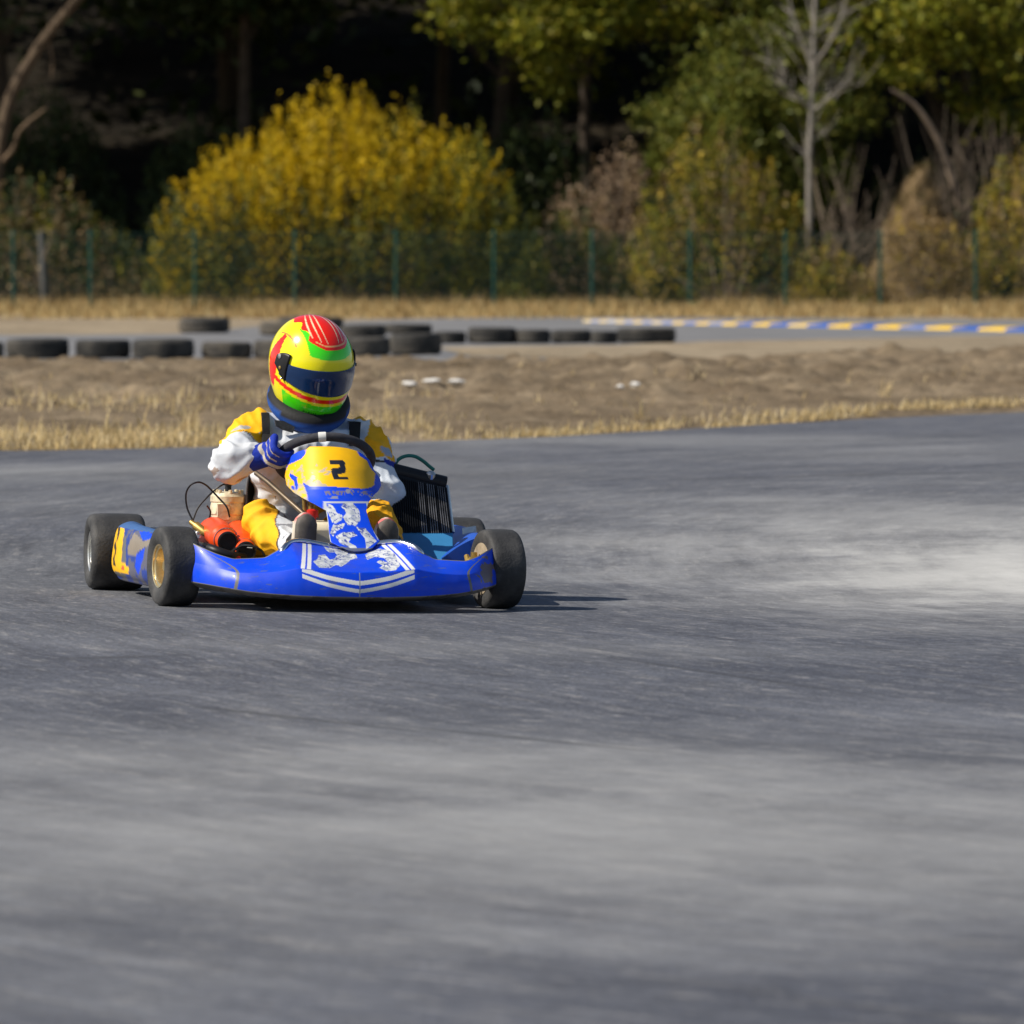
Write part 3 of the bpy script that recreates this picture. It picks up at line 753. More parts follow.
# shoes, soles towards the front
for cx, top, an in ((306.5, 513.5, anL), (388, 518.5, anR)):
    tp = KP(cx, top + 11, -.01); he = Vector((an.x * .4 + tp.x * .6, .02, .075)); mb = MB()
    hw = .043
    secs = [(he + Vector((0, 0, -.025)), .020), (he, .034), (he.lerp(tp, .35), .034), (he.lerp(tp, .7), hw), (tp, hw * .97), (tp + Vector((0, .004, .020)), hw * .78), (tp + Vector((0, .008, .034)), hw * .42), (tp + Vector((0, .012, .039)), .006)]
    ring = lambda c, h, y0, y1: [c + Vector((h * math.cos(2 * math.pi * j / 20), (y0 + y1) / 2 + (y1 - y0) / 2 * math.sin(2 * math.pi * j / 20), 0)) for j in range(20)]
    mb.loft([ring(c, h * .98, .004, .075 if k < 3 else max(.028, .062 - .009 * (k - 3))) for k, (c, h) in enumerate(secs)])
    def sc(p, tp=tp): return (.55, .12, .12) if p.z > tp.z + .018 and nz(p, 30) > -.1 else (.62, .55, .46)
    so = mb.build('shoe', M_shoe, person, col=sc, angle=60)
    mb = MB(); mb.loft([[c + Vector((h * x_, y_, 0)) for x_, y_ in ((-1, .012), (-.96, -.004), (-.7, -.011), (0, -.013), (.7, -.011), (.96, -.004), (1, .012))] for c, h in [(c, h * (.84 if k < 6 else .4)) for k, (c, h) in enumerate(secs[:7])]], closed=True)
    mb.build('sole', M_sole, so, angle=60)
    mb = MB(); mb.tube([an + Vector((0, .01, .02)), he + Vector((0, .05, .03))], [.05, .045], 16, round_ends=True); mb.build('ankle_cuff', M_black, so)

# ------------------------------------------------------------------ ground materials
def ground_mats():
    # asphalt: rubber-dark and dusty streaks along the driving line, pale dust patches, fine aggregate
    m, nt, b = newmat('asphalt'); tc = N(nt, 'ShaderNodeTexCoord').outputs['Object']
    def mapped(sx, sy, rz=0):
        mp = N(nt, 'ShaderNodeMapping'); mp.inputs['Scale'].default_value = (sx, sy, 1); mp.inputs['Rotation'].default_value = (0, 0, R(rz)); nt.links.new(tc, mp.inputs['Vector']); return mp.outputs[0]
    def layer(c, n, lo, hi, p0=.3, p1=.7):
        return mix(nt, 1, c, ramp(nt, n.outputs[0], [(p0, lo), ((p0 + p1) / 2, tuple((x + y) / 2 for x, y in zip(lo, hi))), (p1, hi)]).outputs[0], 'MULTIPLY')
    # arc coordinates of the bend: distance along the driving line and across it
    sx = N(nt, 'ShaderNodeSeparateXYZ'); nt.links.new(tc, sx.inputs[0])
    def M(op, x, y=None, z=None):
        n = N(nt, 'ShaderNodeMath', operation=op)
        for s_, v_ in zip(n.inputs, (x, y, z)):
            if v_ is None: continue
            if hasattr(v_, 'links'): nt.links.new(v_, s_)
            else: s_.default_value = v_
        return n.outputs[0]
    dx_, dy_ = M('SUBTRACT', sx.outputs[0], 10.5), M('SUBTRACT', sx.outputs[1], 20.0)
    wobn = noise_node(nt, .35, 3, tc)
    rr_ = M('ADD', M('SQRT', M('ADD', M('MULTIPLY', dx_, dx_), M('MULTIPLY', dy_, dy_))), M('MULTIPLY', wobn.outputs[0], .45)); th_ = M('MULTIPLY', M('ARCTAN2', dy_, M('MULTIPLY', dx_, -1.0)), 11.0)
    def arc(sa, sr, off=0.0):
        c_ = N(nt, 'ShaderNodeCombineXYZ'); nt.links.new(M('MULTIPLY', th_, sa), c_.inputs[0]); nt.links.new(M('MULTIPLY', rr_, sr), c_.inputs[1]); c_.inputs[2].default_value = off; return c_.outputs[0]
    big = noise_node(nt, 1, 4, mapped(.22, .15, 20), .55); stre = noise_node(nt, 1, 7, arc(.40, 1.3, 3), .68); stre2 = noise_node(nt, 1, 7, arc(.9, 6.0, 7), .70)
    thin = noise_node(nt, 1, 6, arc(1.6, 17.0, 11), .7); grain = noise_node(nt, 85, 4, tc, .8); med = noise_node(nt, 11, 7, tc, .75); soft = noise_node(nt, 1, 7, mapped(.9, .9), .65)
    c = ramp(nt, big.outputs[0], [(.38, (.060, .065, .082)), (.5, (.080, .085, .102)), (.62, (.102, .106, .117))]).outputs[0]
    c = layer(c, stre, (.79, .79, .81), (1.23, 1.23, 1.22), .30, .70)
    c = layer(c, stre2, (.84, .84, .86), (1.18, 1.18, 1.17), .32, .68)
    c = layer(c, thin, (.80, .80, .82), (1.24, 1.24, 1.23), .32, .68)
    c = layer(c, soft, (.86, .86, .87), (1.16, 1.16, 1.15), .32, .68)
    c = layer(c, med, (.80,) * 3, (1.20,) * 3)
    for (sa_, sr_, of_, p0_, p1_, am_) in ((1.2, 3.0, 21, .57, .74, .22), (2.4, 9, 31, .56, .70, .32), (7, 22, 41, .56, .69, .38), (14, 26, 47, .56, .69, .34)):
        dash = noise_node(nt, 1, 5, arc(sa_, sr_, of_), .70); c = mix(nt, ramp(nt, dash.outputs[0], [(p0_, (0, 0, 0)), (p1_, (am_,) * 3)]).outputs[0], c, (.34, .33, .32))
    pit = noise_node(nt, 1, 5, arc(1.2, 14, 51), .72); c = mix(nt, ramp(nt, pit.outputs[0], [(.56, (0, 0, 0)), (.70, (.5,) * 3)]).outputs[0], c, (.040, .040, .046))
    c = layer(c, grain, (.50,) * 3, (1.58,) * 3)
    # spilled pale dust: soft islands at measured places on the track
    for (px, py, rx, ry, amt) in DUST:
        g = ground(px, py); mp = N(nt, 'ShaderNodeMapping'); mp.inputs['Location'].default_value = (-g.x / rx, -g.y / ry, 0); mp.inputs['Scale'].default_value = (1 / rx, 1 / ry, 0)
        nt.links.new(tc, mp.inputs['Vector'])
        wob = N(nt, 'ShaderNodeVectorMath', operation='LENGTH'); nt.links.new(mp.outputs[0], wob.inputs[0]); prev = wob.outputs['Value']
        for nn, k in ((soft, 1.5), (stre, .8), (stre2, .6), (med, .5)):
            md = N(nt, 'ShaderNodeMath', operation='MULTIPLY_ADD'); nt.links.new(nn.outputs[0], md.inputs[0]); md.inputs[1].default_value = -k; nt.links.new(prev, md.inputs[2])
            ad = N(nt, 'ShaderNodeMath', operation='ADD'); nt.links.new(md.outputs[0], ad.inputs[0]); ad.inputs[1].default_value = k * .5; prev = ad.outputs[0]
        f = ramp(nt, M('MULTIPLY_ADD', prev, .62, .18), [(.0, (amt,) * 3), (.40, (amt * .62,) * 3), (.66, (amt * .22,) * 3), (1.0, (0, 0, 0))])
        c = mix(nt, f.outputs[0], c, (.56, .555, .54) if amt > .9 else (.39, .39, .385))
    # old dark rubber lines left by tyres
    for (x0, y0, x1, y1, wd_) in SKID:
        p, q = ground(x0, y0), ground(x1, y1); d = (q - p); ln = d.length; an = math.atan2(d.y, d.x)
        mp = N(nt, 'ShaderNodeMapping', vector_type='TEXTURE'); mp.inputs['Location'].default_value = ((p.x + q.x) / 2, (p.y + q.y) / 2, 0); mp.inputs['Rotation'].default_value = (0, 0, an); mp.inputs['Scale'].default_value = (ln / 2, wd_, 1); nt.links.new(tc, mp.inputs['Vector'])
        le = N(nt, 'ShaderNodeVectorMath', operation='LENGTH'); nt.links.new(mp.outputs[0], le.inputs[0])
        f = ramp(nt, le.outputs['Value'], [(.3, (.5,) * 3), (1.0, (0, 0, 0))]); c = mix(nt, f.outputs[0], c, (.035, .035, .038))
    nt.links.new(c, b.inputs['Base Color']); b.inputs['Roughness'].default_value = .78; b.inputs['Specular IOR Level'].default_value = .35
    bp = N(nt, 'ShaderNodeBump'); bp.inputs['Strength'].default_value = .35; bp.inputs['Distance'].default_value = .006
    nt.links.new(grain.outputs[0], bp.inputs['Height']); nt.links.new(bp.outputs[0], b.inputs['Normal'])
    # soil
    def soil(name, stops, bs=14, sc=.9):
        m2, nt, b = newmat(name); tc = N(nt, 'ShaderNodeTexCoord').outputs['Object']
        n1 = noise_node(nt, sc, 8, tc, .65); n2 = noise_node(nt, 9, 6, tc, .7); n3 = noise_node(nt, .25, 3, tc)
        c = ramp(nt, n1.outputs[0], stops).outputs[0]
        c = mix(nt, 1, c, ramp(nt, n2.outputs[0], [(.3, (.70,) * 3), (.7, (1.3,) * 3)]).outputs[0], 'MULTIPLY')
        c = mix(nt, 1, c, ramp(nt, n3.outputs[0], [(.35, (.88,) * 3), (.65, (1.12,) * 3)]).outputs[0], 'MULTIPLY')
        nt.links.new(c, b.inputs['Base Color']); b.inputs['Roughness'].default_value = .95; b.inputs['Specular IOR Level'].default_value = .1
        bp = N(nt, 'ShaderNodeBump'); bp.inputs['Strength'].default_value = .7; bp.inputs['Distance'].default_value = .05
        nt.links.new(n2.outputs[0], bp.inputs['Height']); nt.links.new(bp.outputs[0], b.inputs['Normal']); return m2
    return m, soil
DUST = [(1015, 565, 1.2, 3.2, .95), (905, 515, 1.6, 2.6, .50), (640, 538, .9, .8, .45), (760, 560, 1.4, .8, .25), (640, 440, 3.5, 1.4, .32), (880, 455, 2.0, 1.6, .25), (400, 850, 2.6, 1.6, .40), (850, 840, 1.8, 1.5, .34), (150, 760, 1.6, 1.3, .30), (620, 770, 1.8, 1.0, .28), (480, 655, 1.4, .4, .18), (60, 470, 1.4, 1.2, .22)]
SKID = [(300, 716, 760, 762, .03), (110, 698, 480, 738, .035), (560, 655, 900, 700, .03), (20, 668, 200, 664, .05), (640, 480, 1100, 470, .10)]
M_asph, soil = ground_mats()
M_soil = soil('dry_soil', [(.3, (.20, .155, .105)), (.5, (.29, .235, .165)), (.7, (.37, .30, .21))])
M_clod = soil('turned_soil', [(.3, (.105, .077, .050)), (.5, (.185, .141, .093)), (.72, (.285, .225, .152))], sc=.8)
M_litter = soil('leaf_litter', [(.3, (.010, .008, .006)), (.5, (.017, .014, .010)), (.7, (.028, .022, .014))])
M_drybank = soil('dry_bank_grass', [(.3, (.13, .09, .045)), (.5, (.20, .14, .075)), (.7, (.28, .20, .11))])
def plainasph(name, a):
    m, nt, b = newmat(name); tc = N(nt, 'ShaderNodeTexCoord').outputs['Object']; n = noise_node(nt, .5, 8, tc, .65)
    c = ramp(nt, n.outputs[0], [(.3, tuple(x * .8 for x in a)), (.7, tuple(x * 1.2 for x in a))]).outputs[0]
    nt.links.new(c, b.inputs['Base Color']); b.inputs['Roughness'].default_value = .85; return m
M_asph2 = plainasph('far_asphalt', (.165, .165, .172))

# ------------------------------------------------------------------ ground, track
ZB = -.05
mb = MB(); mb.add([(-400, -60, ZB - .03), (400, -60, ZB - .03), (400, 700, ZB - .03), (-400, 700, ZB - .03)], [[0, 1, 2, 3]])
tag(mb.build('ground', M_soil, smooth=False), kind='structure')
EPX = [-500, 0, 200, 400, 550, 700, 850, 1024, 1500]; EPY = [456, 450.5, 447.5, 442, 436.5, 428, 419.5, 412, 395]
edge_pts = [ground(x, y) for x, y in zip(EPX, EPY)]; EX = [p.x for p in edge_pts]; EY = [p.y for p in edge_pts]
def edge(x): return float(np.interp(x, EX, EY)) + .10 * mnoise.noise(Vector((x * .9, 3, 1))) + .05 * mnoise.noise(Vector((x * 3.1, 8, 1)))
slope = math.tan(R(1.3)); slope2 = math.tan(R(.9)); cw, sw_ = math.cos(R(YAW)), math.sin(R(YAW))
def track_z(x, y):
    dx, dy = x - KC.x, y - KC.y - .5
    return -(slope * (dx * cw + (y - KC.y) * sw_) + slope2 * (-dx * sw_ + (y - KC.y) * cw)) * math.exp(-((dx * dx + dy * dy) / 9.0) ** 2)
xs = np.concatenate([[-60, -30, -14], np.arange(-9, 9.01, .2), [14, 30, 60]]); rings = []
for x in xs:
    e = edge(x); ys = np.concatenate([[-30, 1], np.arange(5, 25, .25), np.linspace(25.5, e, 10)])
    rings.append([Vector((x, y, track_z(x, y))) for y in ys] + [Vector((x, e + .02, ZB - .04))])
mb = MB(); mb.loft(rings, closed=False); tag(mb.build('race_track', M_asph, angle=60), kind='structure')

# dirt verge with clods
def verge():
    mb = MB(); rings = []
    for x in np.arange(-13, 15, .075):
        e = edge(x) - .12; f = 50.6 + .3 * mnoise.noise(Vector((x * .3, 1, 5))); ring = []
        for k in range(190):
            t = k / 189; y = e + (f - e) * t
            p = Vector((x, y, 0)); env = sm(0, .05, t) * sm(1, .90, t)
            z = .03 + .025 * sm(.05, .55, t) * sm(1.0, .72, t) + .02 * mnoise.noise(p * .35)
            c = mnoise.noise(p * 1.6) * .055 + abs(mnoise.noise(p * 3.1)) * .135 * (.6 + .8 * abs(mnoise.noise(p * .5))) + max(0, mnoise.noise(p * 6.5)) * .07 + mnoise.noise(p * 12) * .02
            rdg = .075 * math.exp(-((t - .86) / .08) ** 2) * sm(1.5, 4.5, x) * (1 + mnoise.noise(p * 1.3))
            z = (z + c * (.35 + .65 * sm(.1, .4, t)) + rdg) * env + (1 - env) * (ZB - .02 if t > .5 else -.015)
            ring.append(Vector((x, y, z)))
        rings.append(ring)
    mb.loft(rings, closed=False); return tag(mb.build('dirt_verge', M_clod, angle=180), kind='structure'), rings
vo, VR = verge()
def verge_z(x, y):
    ok, loc, n, i = vo.ray_cast(Vector((x, y, 5)), Vector((0, 0, -1))); return loc.z if ok else ZB
def sheet(name, pix_far, pix_near, z, m, x0=-300, x1=1400, n=120):
    mb = MB(); rings = []
    for px in np.linspace(x0, x1, n):
        f = np.interp(px, [p[0] for p in pix_far], [p[1] for p in pix_far]); nr = np.interp(px, [p[0] for p in pix_near], [p[1] for p in pix_near])
        if nr - f < .2: nr = f + .2
        a, b = ground(px, f + .6 * mnoise.noise(Vector((px * .03, 1, 0))), z), ground(px, nr + .5 * mnoise.noise(Vector((px * .03, 7, 0))), z)
        rings.append([a.lerp(b, t) for t in np.linspace(0, 1, 5)])
    mb.loft(rings, closed=False); return tag(mb.build(name, m, smooth=False), kind='structure')
ZT = ZB - .02
sheet('far_track', [(-300, 336), (0, 335), (180, 334), (260, 326), (345, 321), (430, 318.5), (600, 317), (800, 318), (1024, 320), (1400, 324)], [(-300, 372), (0, 370), (450, 370), (820, 370), (830, 345), (1024, 336), (1400, 330)], ZT, M_asph2)
sheet('dirt_island', [(440, 347), (520, 346), (620, 345), (700, 341.5), (850, 338.5), (1024, 334.5), (1400, 326)], [(440, 348), (470, 356), (600, 358), (820, 362), (840, 372), (1400, 378)], ZT + .006, M_soil, 440, 1400)
# painted kerb along the far bend
ka, kb = ground(600, 321.8, ZT), ground(1100, 332.2, ZT); mb = MB(); nk = 30; kc_ = []; kd = (kb - ka).normalized(); kn_ = Vector((-kd.y, kd.x, 0))
bpx = [600.0]
while len(bpx) < nk * 2 + 1: bpx.append(bpx[-1] + (9 + 16 * sm(600, 960, bpx[-1])) / 2)
for k in range(nk * 2 + 1):
    p = ka.lerp(kb, (bpx[k] - 600) / 500); p.z = ZT; wv = kn_ * .36
    mb.v += [p - wv, p - wv * .9 + Vector((0, 0, .03)), p + Vector((0, 0, .055)), p + wv * .9 + Vector((0, 0, .03)), p + wv]
for k in range(nk * 2):
    for j in range(4): mb.f.append([k * 5 + j, k * 5 + j + 1, k * 5 + j + 6, k * 5 + j + 5])
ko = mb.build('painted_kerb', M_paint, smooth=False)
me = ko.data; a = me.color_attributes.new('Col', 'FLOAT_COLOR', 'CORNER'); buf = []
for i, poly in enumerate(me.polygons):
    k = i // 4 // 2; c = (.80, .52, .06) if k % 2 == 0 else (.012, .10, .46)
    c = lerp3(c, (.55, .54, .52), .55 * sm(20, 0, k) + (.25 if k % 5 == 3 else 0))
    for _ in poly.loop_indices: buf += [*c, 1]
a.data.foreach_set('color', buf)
tag(ko, 'low kerb painted in yellow and blue blocks along the far bend', 'kerb', kind='thing')

# ------------------------------------------------------------------ old tyres
M_old = mat('weathered_tyre', (.040, .039, .038), .8, 0, .35, 4, .2, 40, dirt=(.17, .15, .12), dirt_amt=.55, dscale=3.5)
_nt = M_old.node_tree; _b = _nt.nodes['Principled BSDF']; _l = _b.inputs['Base Color'].links[0].from_socket
_oi = N(_nt, 'ShaderNodeObjectInfo'); _r = ramp(_nt, _oi.outputs['Random'], [(0, (.6, .6, .6)), (.5, (1, .98, .95)), (1, (1.9, 1.75, 1.55))]); _nt.links.new(mix(_nt, 1.0, _l, _r.outputs[0], 'MULTIPLY'), _b.inputs['Base Color'])
def old_tyre_mesh(r, h):
    mb = MB(); b = h / 2
    prof = [(r * .60, -b * .72), (r * .66, -b * .92), (r * .80, -b), (r * .93, -b * .90), (r * .985, -b * .66), (r * .985, -b * .30), (r * .972, -b * .28), (r * .972, -b * .18), (r, -b * .16), (r, b * .16), (r * .972, b * .18), (r * .972, b * .28), (r * .985, b * .30), (r * .985, b * .66), (r * .93, b * .90), (r * .80, b), (r * .66, b * .92), (r * .60, b * .72), (r * .64, 0)]
    mb.revolve(prof, (0, 0, b), (0, 0, 1), 64, closed=True); return mb
TY = [(-30, 2.5, 360.5, 17, 'cut off by the left edge of the view', 0), (3, 67, 360, 19.5, 'at the left end of the near row', 0), (73, 129, 360, 18.5, 'narrower one touching the left side of the broad one', 0), (130, 193, 360.5, 19.5, 'broad one in the near row touching its left neighbour', 0),
      (200, 251, 360, 16.5, 'small one between the broad tyre and the helmet', 0), (252, 300, 360, 18, 'half hidden by the left side of the helmet', 0), (338, 390, 357.5, 18.5, 'showing just right of the visor', 0), (389, 442, 356.5, 21.5, 'tallest one at the right end of the near row', 0),
      (177, 229, 334.5, 15.5, 'standing alone on the left edge of the far bend', 1), (258, 306, 337, 13.5, 'low one left of the helmet crown', 1), (276, 343, 330.5, 12, 'hidden behind the helmet crown', 1), (340, 386, 339, 12.5, 'dusty one right of the helmet crown', 1), (383, 432, 335, 8.5, 'thin one behind the tallest tyre', 1),
      (434, 466, 345, 12, 'smallest one in the middle of the far row', 1), (467, 517, 345, 16, 'big dark one right of the smallest in the far row', 1), (515, 551, 345, 14, 'dusty one, fourth from the right end', 1), (551, 592, 344.5, 13, 'third from the right end of the far row', 1), (591, 618, 345, 12.5, 'narrow one second from the right end', 1), (617, 677, 344.5, 15, 'broad one at the right end of the far row', 1)]
for (x0, x1, yb, hp, lab, far) in TY:
    g = ground((x0 + x1) / 2, yb - 1.2, ZT); s = F / g.y; r = (x1 - x0) / 2 / s; h = min(max(hp / s, .13), .27); 
    mb = old_tyre_mesh(r, h); o = mb.build('tyre_marker', M_old, angle=30); o.location = (g.x, g.y + r * .9, ZT + .002); o.rotation_euler = (R(random.uniform(-1.2, 1.2)), R(random.uniform(-1.2, 1.2)), random.uniform(0, 6))
    tag(o, 'old car tyre lying flat, ' + lab, 'tyre', 'old tyres marking the far bend' if far else 'old tyres lined along the near path')

# ------------------------------------------------------------------ pale stones on the dirt
M_stone = mat('pale_stone', (.62, .60, .57), .85, 0, .2, 20)
def stone(px, py, wpx, lab, grp=None):
    g = ground(px, py, .12); g.z = verge_z(g.x, g.y); s = F / g.y; bm = bmesh.new(); bmesh.ops.create_icosphere(bm, subdivisions=3, radius=1)
    sd = random.random() * 50
    for v in bm.verts:
        v.co *= 1 + .35 * mnoise.noise(v.co * 1.4 + Vector((sd, 0, 0))); v.co = Vector((v.co.x * wpx / 2 / s, v.co.y * wpx / 2 / s, v.co.z * min(wpx, 7) / 2.6 / s))
    me = bpy.data.meshes.new('stone'); bm.to_mesh(me); bm.free(); o = finish(me, 'pale_stone', M_stone); o.location = g + Vector((0, -.15, .055)); return tag(o, lab, 'stone', grp)
stone(391, 381, 6, 'small white stone beside the right side of the helmet')
stone(410, 381, 15, 'flat white stone at the left of the pale streak'); stone(432, 381.5, 18, 'longest flat white stone in the middle of the pale streak'); stone(456, 381.5, 17, 'flat white stone ending the pale streak on the right')
stone(620, 384.5, 8, 'grey white stone left of its brighter twin on the dirt'); stone(635, 383, 11, 'bright white lump alone on the dirt right of centre')

# ------------------------------------------------------------------ dry grass
M_leaf = leafmat('leaf'); M_grass = leafmat('dry_blade', .35, .7)
def mesh_np(name, V, Fc, C, m, parent=None):
    me = bpy.data.meshes.new(name); k = Fc.shape[1]
    me.vertices.add(len(V)); me.vertices.foreach_set('co', V.astype(np.float32).ravel())
    me.loops.add(Fc.size); me.loops.foreach_set('vertex_index', Fc.astype(np.int32).ravel())
    me.polygons.add(len(Fc)); me.polygons.foreach_set('loop_start', np.arange(0, Fc.size, k, dtype=np.int32)); me.polygons.foreach_set('loop_total', np.full(len(Fc), k, np.int32))
    me.update(calc_edges=True); a = me.color_attributes.new('Col', 'FLOAT_COLOR', 'POINT')
    a.data.foreach_set('color', np.concatenate([C, np.ones((len(C), 1))], 1).astype(np.float32).ravel()); me.materials.append(m)
    o = bpy.data.objects.new(name, me); COL.objects.link(o)
    if parent: o.parent = parent
    return o
def blades(name, P, H, wd, lean, cols, kind='stuff'):
    n = len(P); a = rng.uniform(0, 2 * np.pi, n); d = np.stack([np.cos(a), np.sin(a), 0 * a], 1); l = np.stack([np.cos(a + 1.7), np.sin(a + 1.7), 0 * a], 1) * (lean * H * rng.uniform(.2, 1, n))[:, None]
    up = np.array([0, 0, 1.0]); Hc = H[:, None]
    V = np.stack([P - d * wd, P + d * wd, P + l * .35 + up * Hc * .6 + d * wd * .7, P + l * .35 + up * Hc * .6 - d * wd * .7, P + l + up * Hc], 1).reshape(-1, 3)
    b = np.arange(n)[:, None] * 5; Fq = np.concatenate([b + [0, 1, 2], b + [0, 2, 3], b + [3, 2, 4]], 0)
    return mesh_np(name, V, Fq, np.repeat(cols, 5, 0), M_grass)
def palette(n, pal, var=.18):
    pal = np.array(pal); i = rng.integers(0, len(pal), n); return np.clip(pal[i] * rng.uniform(1 - var, 1 + var, (n, 1)), 0, .95)
STRAW = [(.72, .57, .30), (.62, .47, .23), (.80, .66, .40), (.50, .37, .17)]
P, H = [], []
for i in range(21000):
    x = random.uniform(-6, 8); e = edge(x); d = abs(random.gauss(0, 1)); wide = .75 - .35 * sm(-3, 0, x)
    if mnoise.noise(Vector((x * .9, d * 1.2, 4))) + .5 * mnoise.noise(Vector((x * 4, d * 3, 9))) < .04 * (x > -1.5): continue
    y = e - .06 + d * wide * .7 + .45 * sm(1.0, 3.5, x)
    P.append((x, y, max(verge_z(x, y), -.01) - .02)); H.append(random.uniform(.015, .095) * (1.35 if x < -1 else 1.0) * (1.4 if random.random() < .06 else 1))
for i in range(330):                                    # sparse tufts out on the dirt
    c = (random.uniform(-6, 8), random.uniform(31, 46)); 
    if i % 1 == 0:
        for k in range(5):
            x, y = c[0] + random.gauss(0, .06), c[1] + random.gauss(0, .06)
            if y > edge(x): P.append((x, y, verge_z(x, y) - .02)); H.append(random.uniform(.02, .10))
for i in range(9000):                                   # straw spreading up the slope on the left
    x, y = random.uniform(-5.5, -.4), 0; y = edge(x) + random.random() ** 1.6 * 8.5
    if mnoise.noise(Vector((x * .8, y * .35, 17))) + .4 * mnoise.noise(Vector((x * 3, y * 1.2, 3))) < .16: continue
    P.append((x, y, verge_z(x, y) - .02)); H.append(random.uniform(.02, .13) * (1.8 if random.random() < .04 else 1))
for (px, py, hh) in ((186, 440, .30), (190, 441, .26), (178, 440, .20), (140, 437, .2), (640, 428, .2), (890, 405, .22)):
    for k in range(14):
        g = ground(px + random.gauss(0, 3), py, 0); P.append((g.x, g.y + .3, verge_z(g.x, g.y + .3) - .02)); H.append(random.uniform(.4, 1) * hh)
P = np.array(P); H = np.array(H)
tag(blades('verge_grass', P, H, .0042, .9, palette(len(P), STRAW)), kind='stuff')
P, H = [], []
for i in range(40000):
    px = random.uniform(-400, 1400); t = random.random(); Y = 84.5 + 11.5 * t ** .7; x = (px - 512) / F * Y
    if mnoise.noise(Vector((x * .5, Y * .35, 2))) < -.25: continue
    P.append((x, Y, ZB - .03)); H.append(random.uniform(.06, .30) * (.5 + .7 * t) * (1.5 if random.random() < .05 else 1))
P = np.array(P); H = np.array(H)
tag(blades('field_grass', P, H, .016, .5, palette(len(P), [(.50, .36, .16), (.42, .30, .13), (.56, .44, .22), (.34, .22, .09)])), kind='stuff')

# ------------------------------------------------------------------ hillside behind the fence
mb = MB(); rings = []
for x in np.arange(-70, 71, 1.4):
    ring = []
    for y in list(np.arange(97, 150, 1.3)) + [160, 175, 200]:
        z = ZB - .06 + 2.2 * sm(99, 113, y) + 16 * sm(112, 175, y) + (.25 * fbm((x, y, 0), .25)) * sm(98, 104, y); ring.append(Vector((x, y, z)))
    rings.append(ring)
mb.loft(rings, closed=False); hill = tag(mb.build('hillside', M_litter, angle=180), kind='structure')
def hz(x, y):
    ok, loc, n, i = hill.ray_cast(Vector((x, y, 60)), Vector((0, 0, -1))); return loc.z if ok else ZB - .03

# ------------------------------------------------------------------ wire fence
M_fpost = mat('green_fence_post', (.012, .085, .068), .5, 0, .2, 4); M_wire = mat('green_fence_wire', (.008, .040, .036), .5)
YF = 92.0; fence = empty('wire_fence', (0, YF, ZB)); tag(fence, 'long green wire mesh fence on slim posts in front of the bushes', 'fence')
posts = [-386, -286, -186, -86, 14, 91, 195, 295, 396, 494, 592, 690, 785, 880, 975, 1072, 1170, 1268, 1366]; fx = [(p - 512) / F * YF for p in posts]; FH = 1.40
for i, x in enumerate(fx):
    mb = MB(); mb.tube([(x, 0, -.1), (x, 0, FH + .03)], .030, 10); mb.revolve([(.034, 0), (.034, .02), (.001, .035)], (x, 0, FH + .03), (0, 0, 1), 10); mb.build('fence_post', M_fpost, fence, angle=30)
for a, b in zip(fx[:-1], fx[1:]):
    mb = MB(); n = max(2, int((b - a) / .048))
    def rod(p, q, r):
        p, q = Vector(p), Vector(q); d = (q - p).normalized(); s = Vector((1, 0, 0)) if abs(d.z) > .5 else Vector((0, 0, 1)); t = Vector((0, 1, 0))
        o = [s * r, t * r, -s * r, -t * r]; mb.add([p + k for k in o] + [q + k for k in o], [[0, 1, 5, 4], [1, 2, 6, 5], [2, 3, 7, 6], [3, 0, 4, 7]])
    for k in range(1, n): rod((a + (b - a) * k / n, -.035, .02), (a + (b - a) * k / n, -.035, FH), .0024)
    for z in np.linspace(.03, FH, 15): rod((a, -.043, z), (b, -.043, z), .0026 if z < FH - .01 else .007)
    mb.build('wire_panel', M_wire, fence, smooth=False)

# ------------------------------------------------------------------ foliage
def leaf_mesh(name, P, size, C, parent=None, up=.25, aspect=.5, droop=None):
    n = len(P); nr = rng.normal(size=(n, 3)); nr[:, 2] += up * 2; nr /= np.linalg.norm(nr, axis=1)[:, None]
    t = rng.normal(size=(n, 3))
    if droop is not None: t = t * .6 + droop
    t -= nr * (t * nr).sum(1)[:, None]; t /= np.linalg.norm(t, axis=1)[:, None] + 1e-9; b = np.cross(nr, t)
    s = (size * rng.uniform(.6, 1.25, n))[:, None]
    V = np.stack([P - t * s * .5, P + b * s * aspect * .5, P + t * s * .5 + nr * s * .06, P - b * s * aspect * .5], 1).reshape(-1, 3)
    Fq = np.arange(n * 4).reshape(-1, 4); return mesh_np(name, V, Fq, np.repeat(C, 4, 0), M_leaf, parent)
M_bark = mat('dark_bark', (.060, .045, .033), .9, 0, .4, 3, .4, 20); M_pale = mat('pale_bark', (.25, .225, .195), .85, 0, .25, 2.5, .3, 15)
M_twig = mat('grey_brown_twig', (.20, .155, .115), .9, 0, .3, 5)
def limbs(name, root, segs, m):
    mb = MB()
    for pts, r0, r1 in segs:
        sp = spline(pts, 5); n = len(sp); mb.tube(sp, [r0 + (r1 - r0) * i / (n - 1) for i in range(n)], 8)
    return mb.build(name, m, root)
def jit(a): return Vector((random.gauss(0, a), random.gauss(0, a), random.gauss(0, a)))
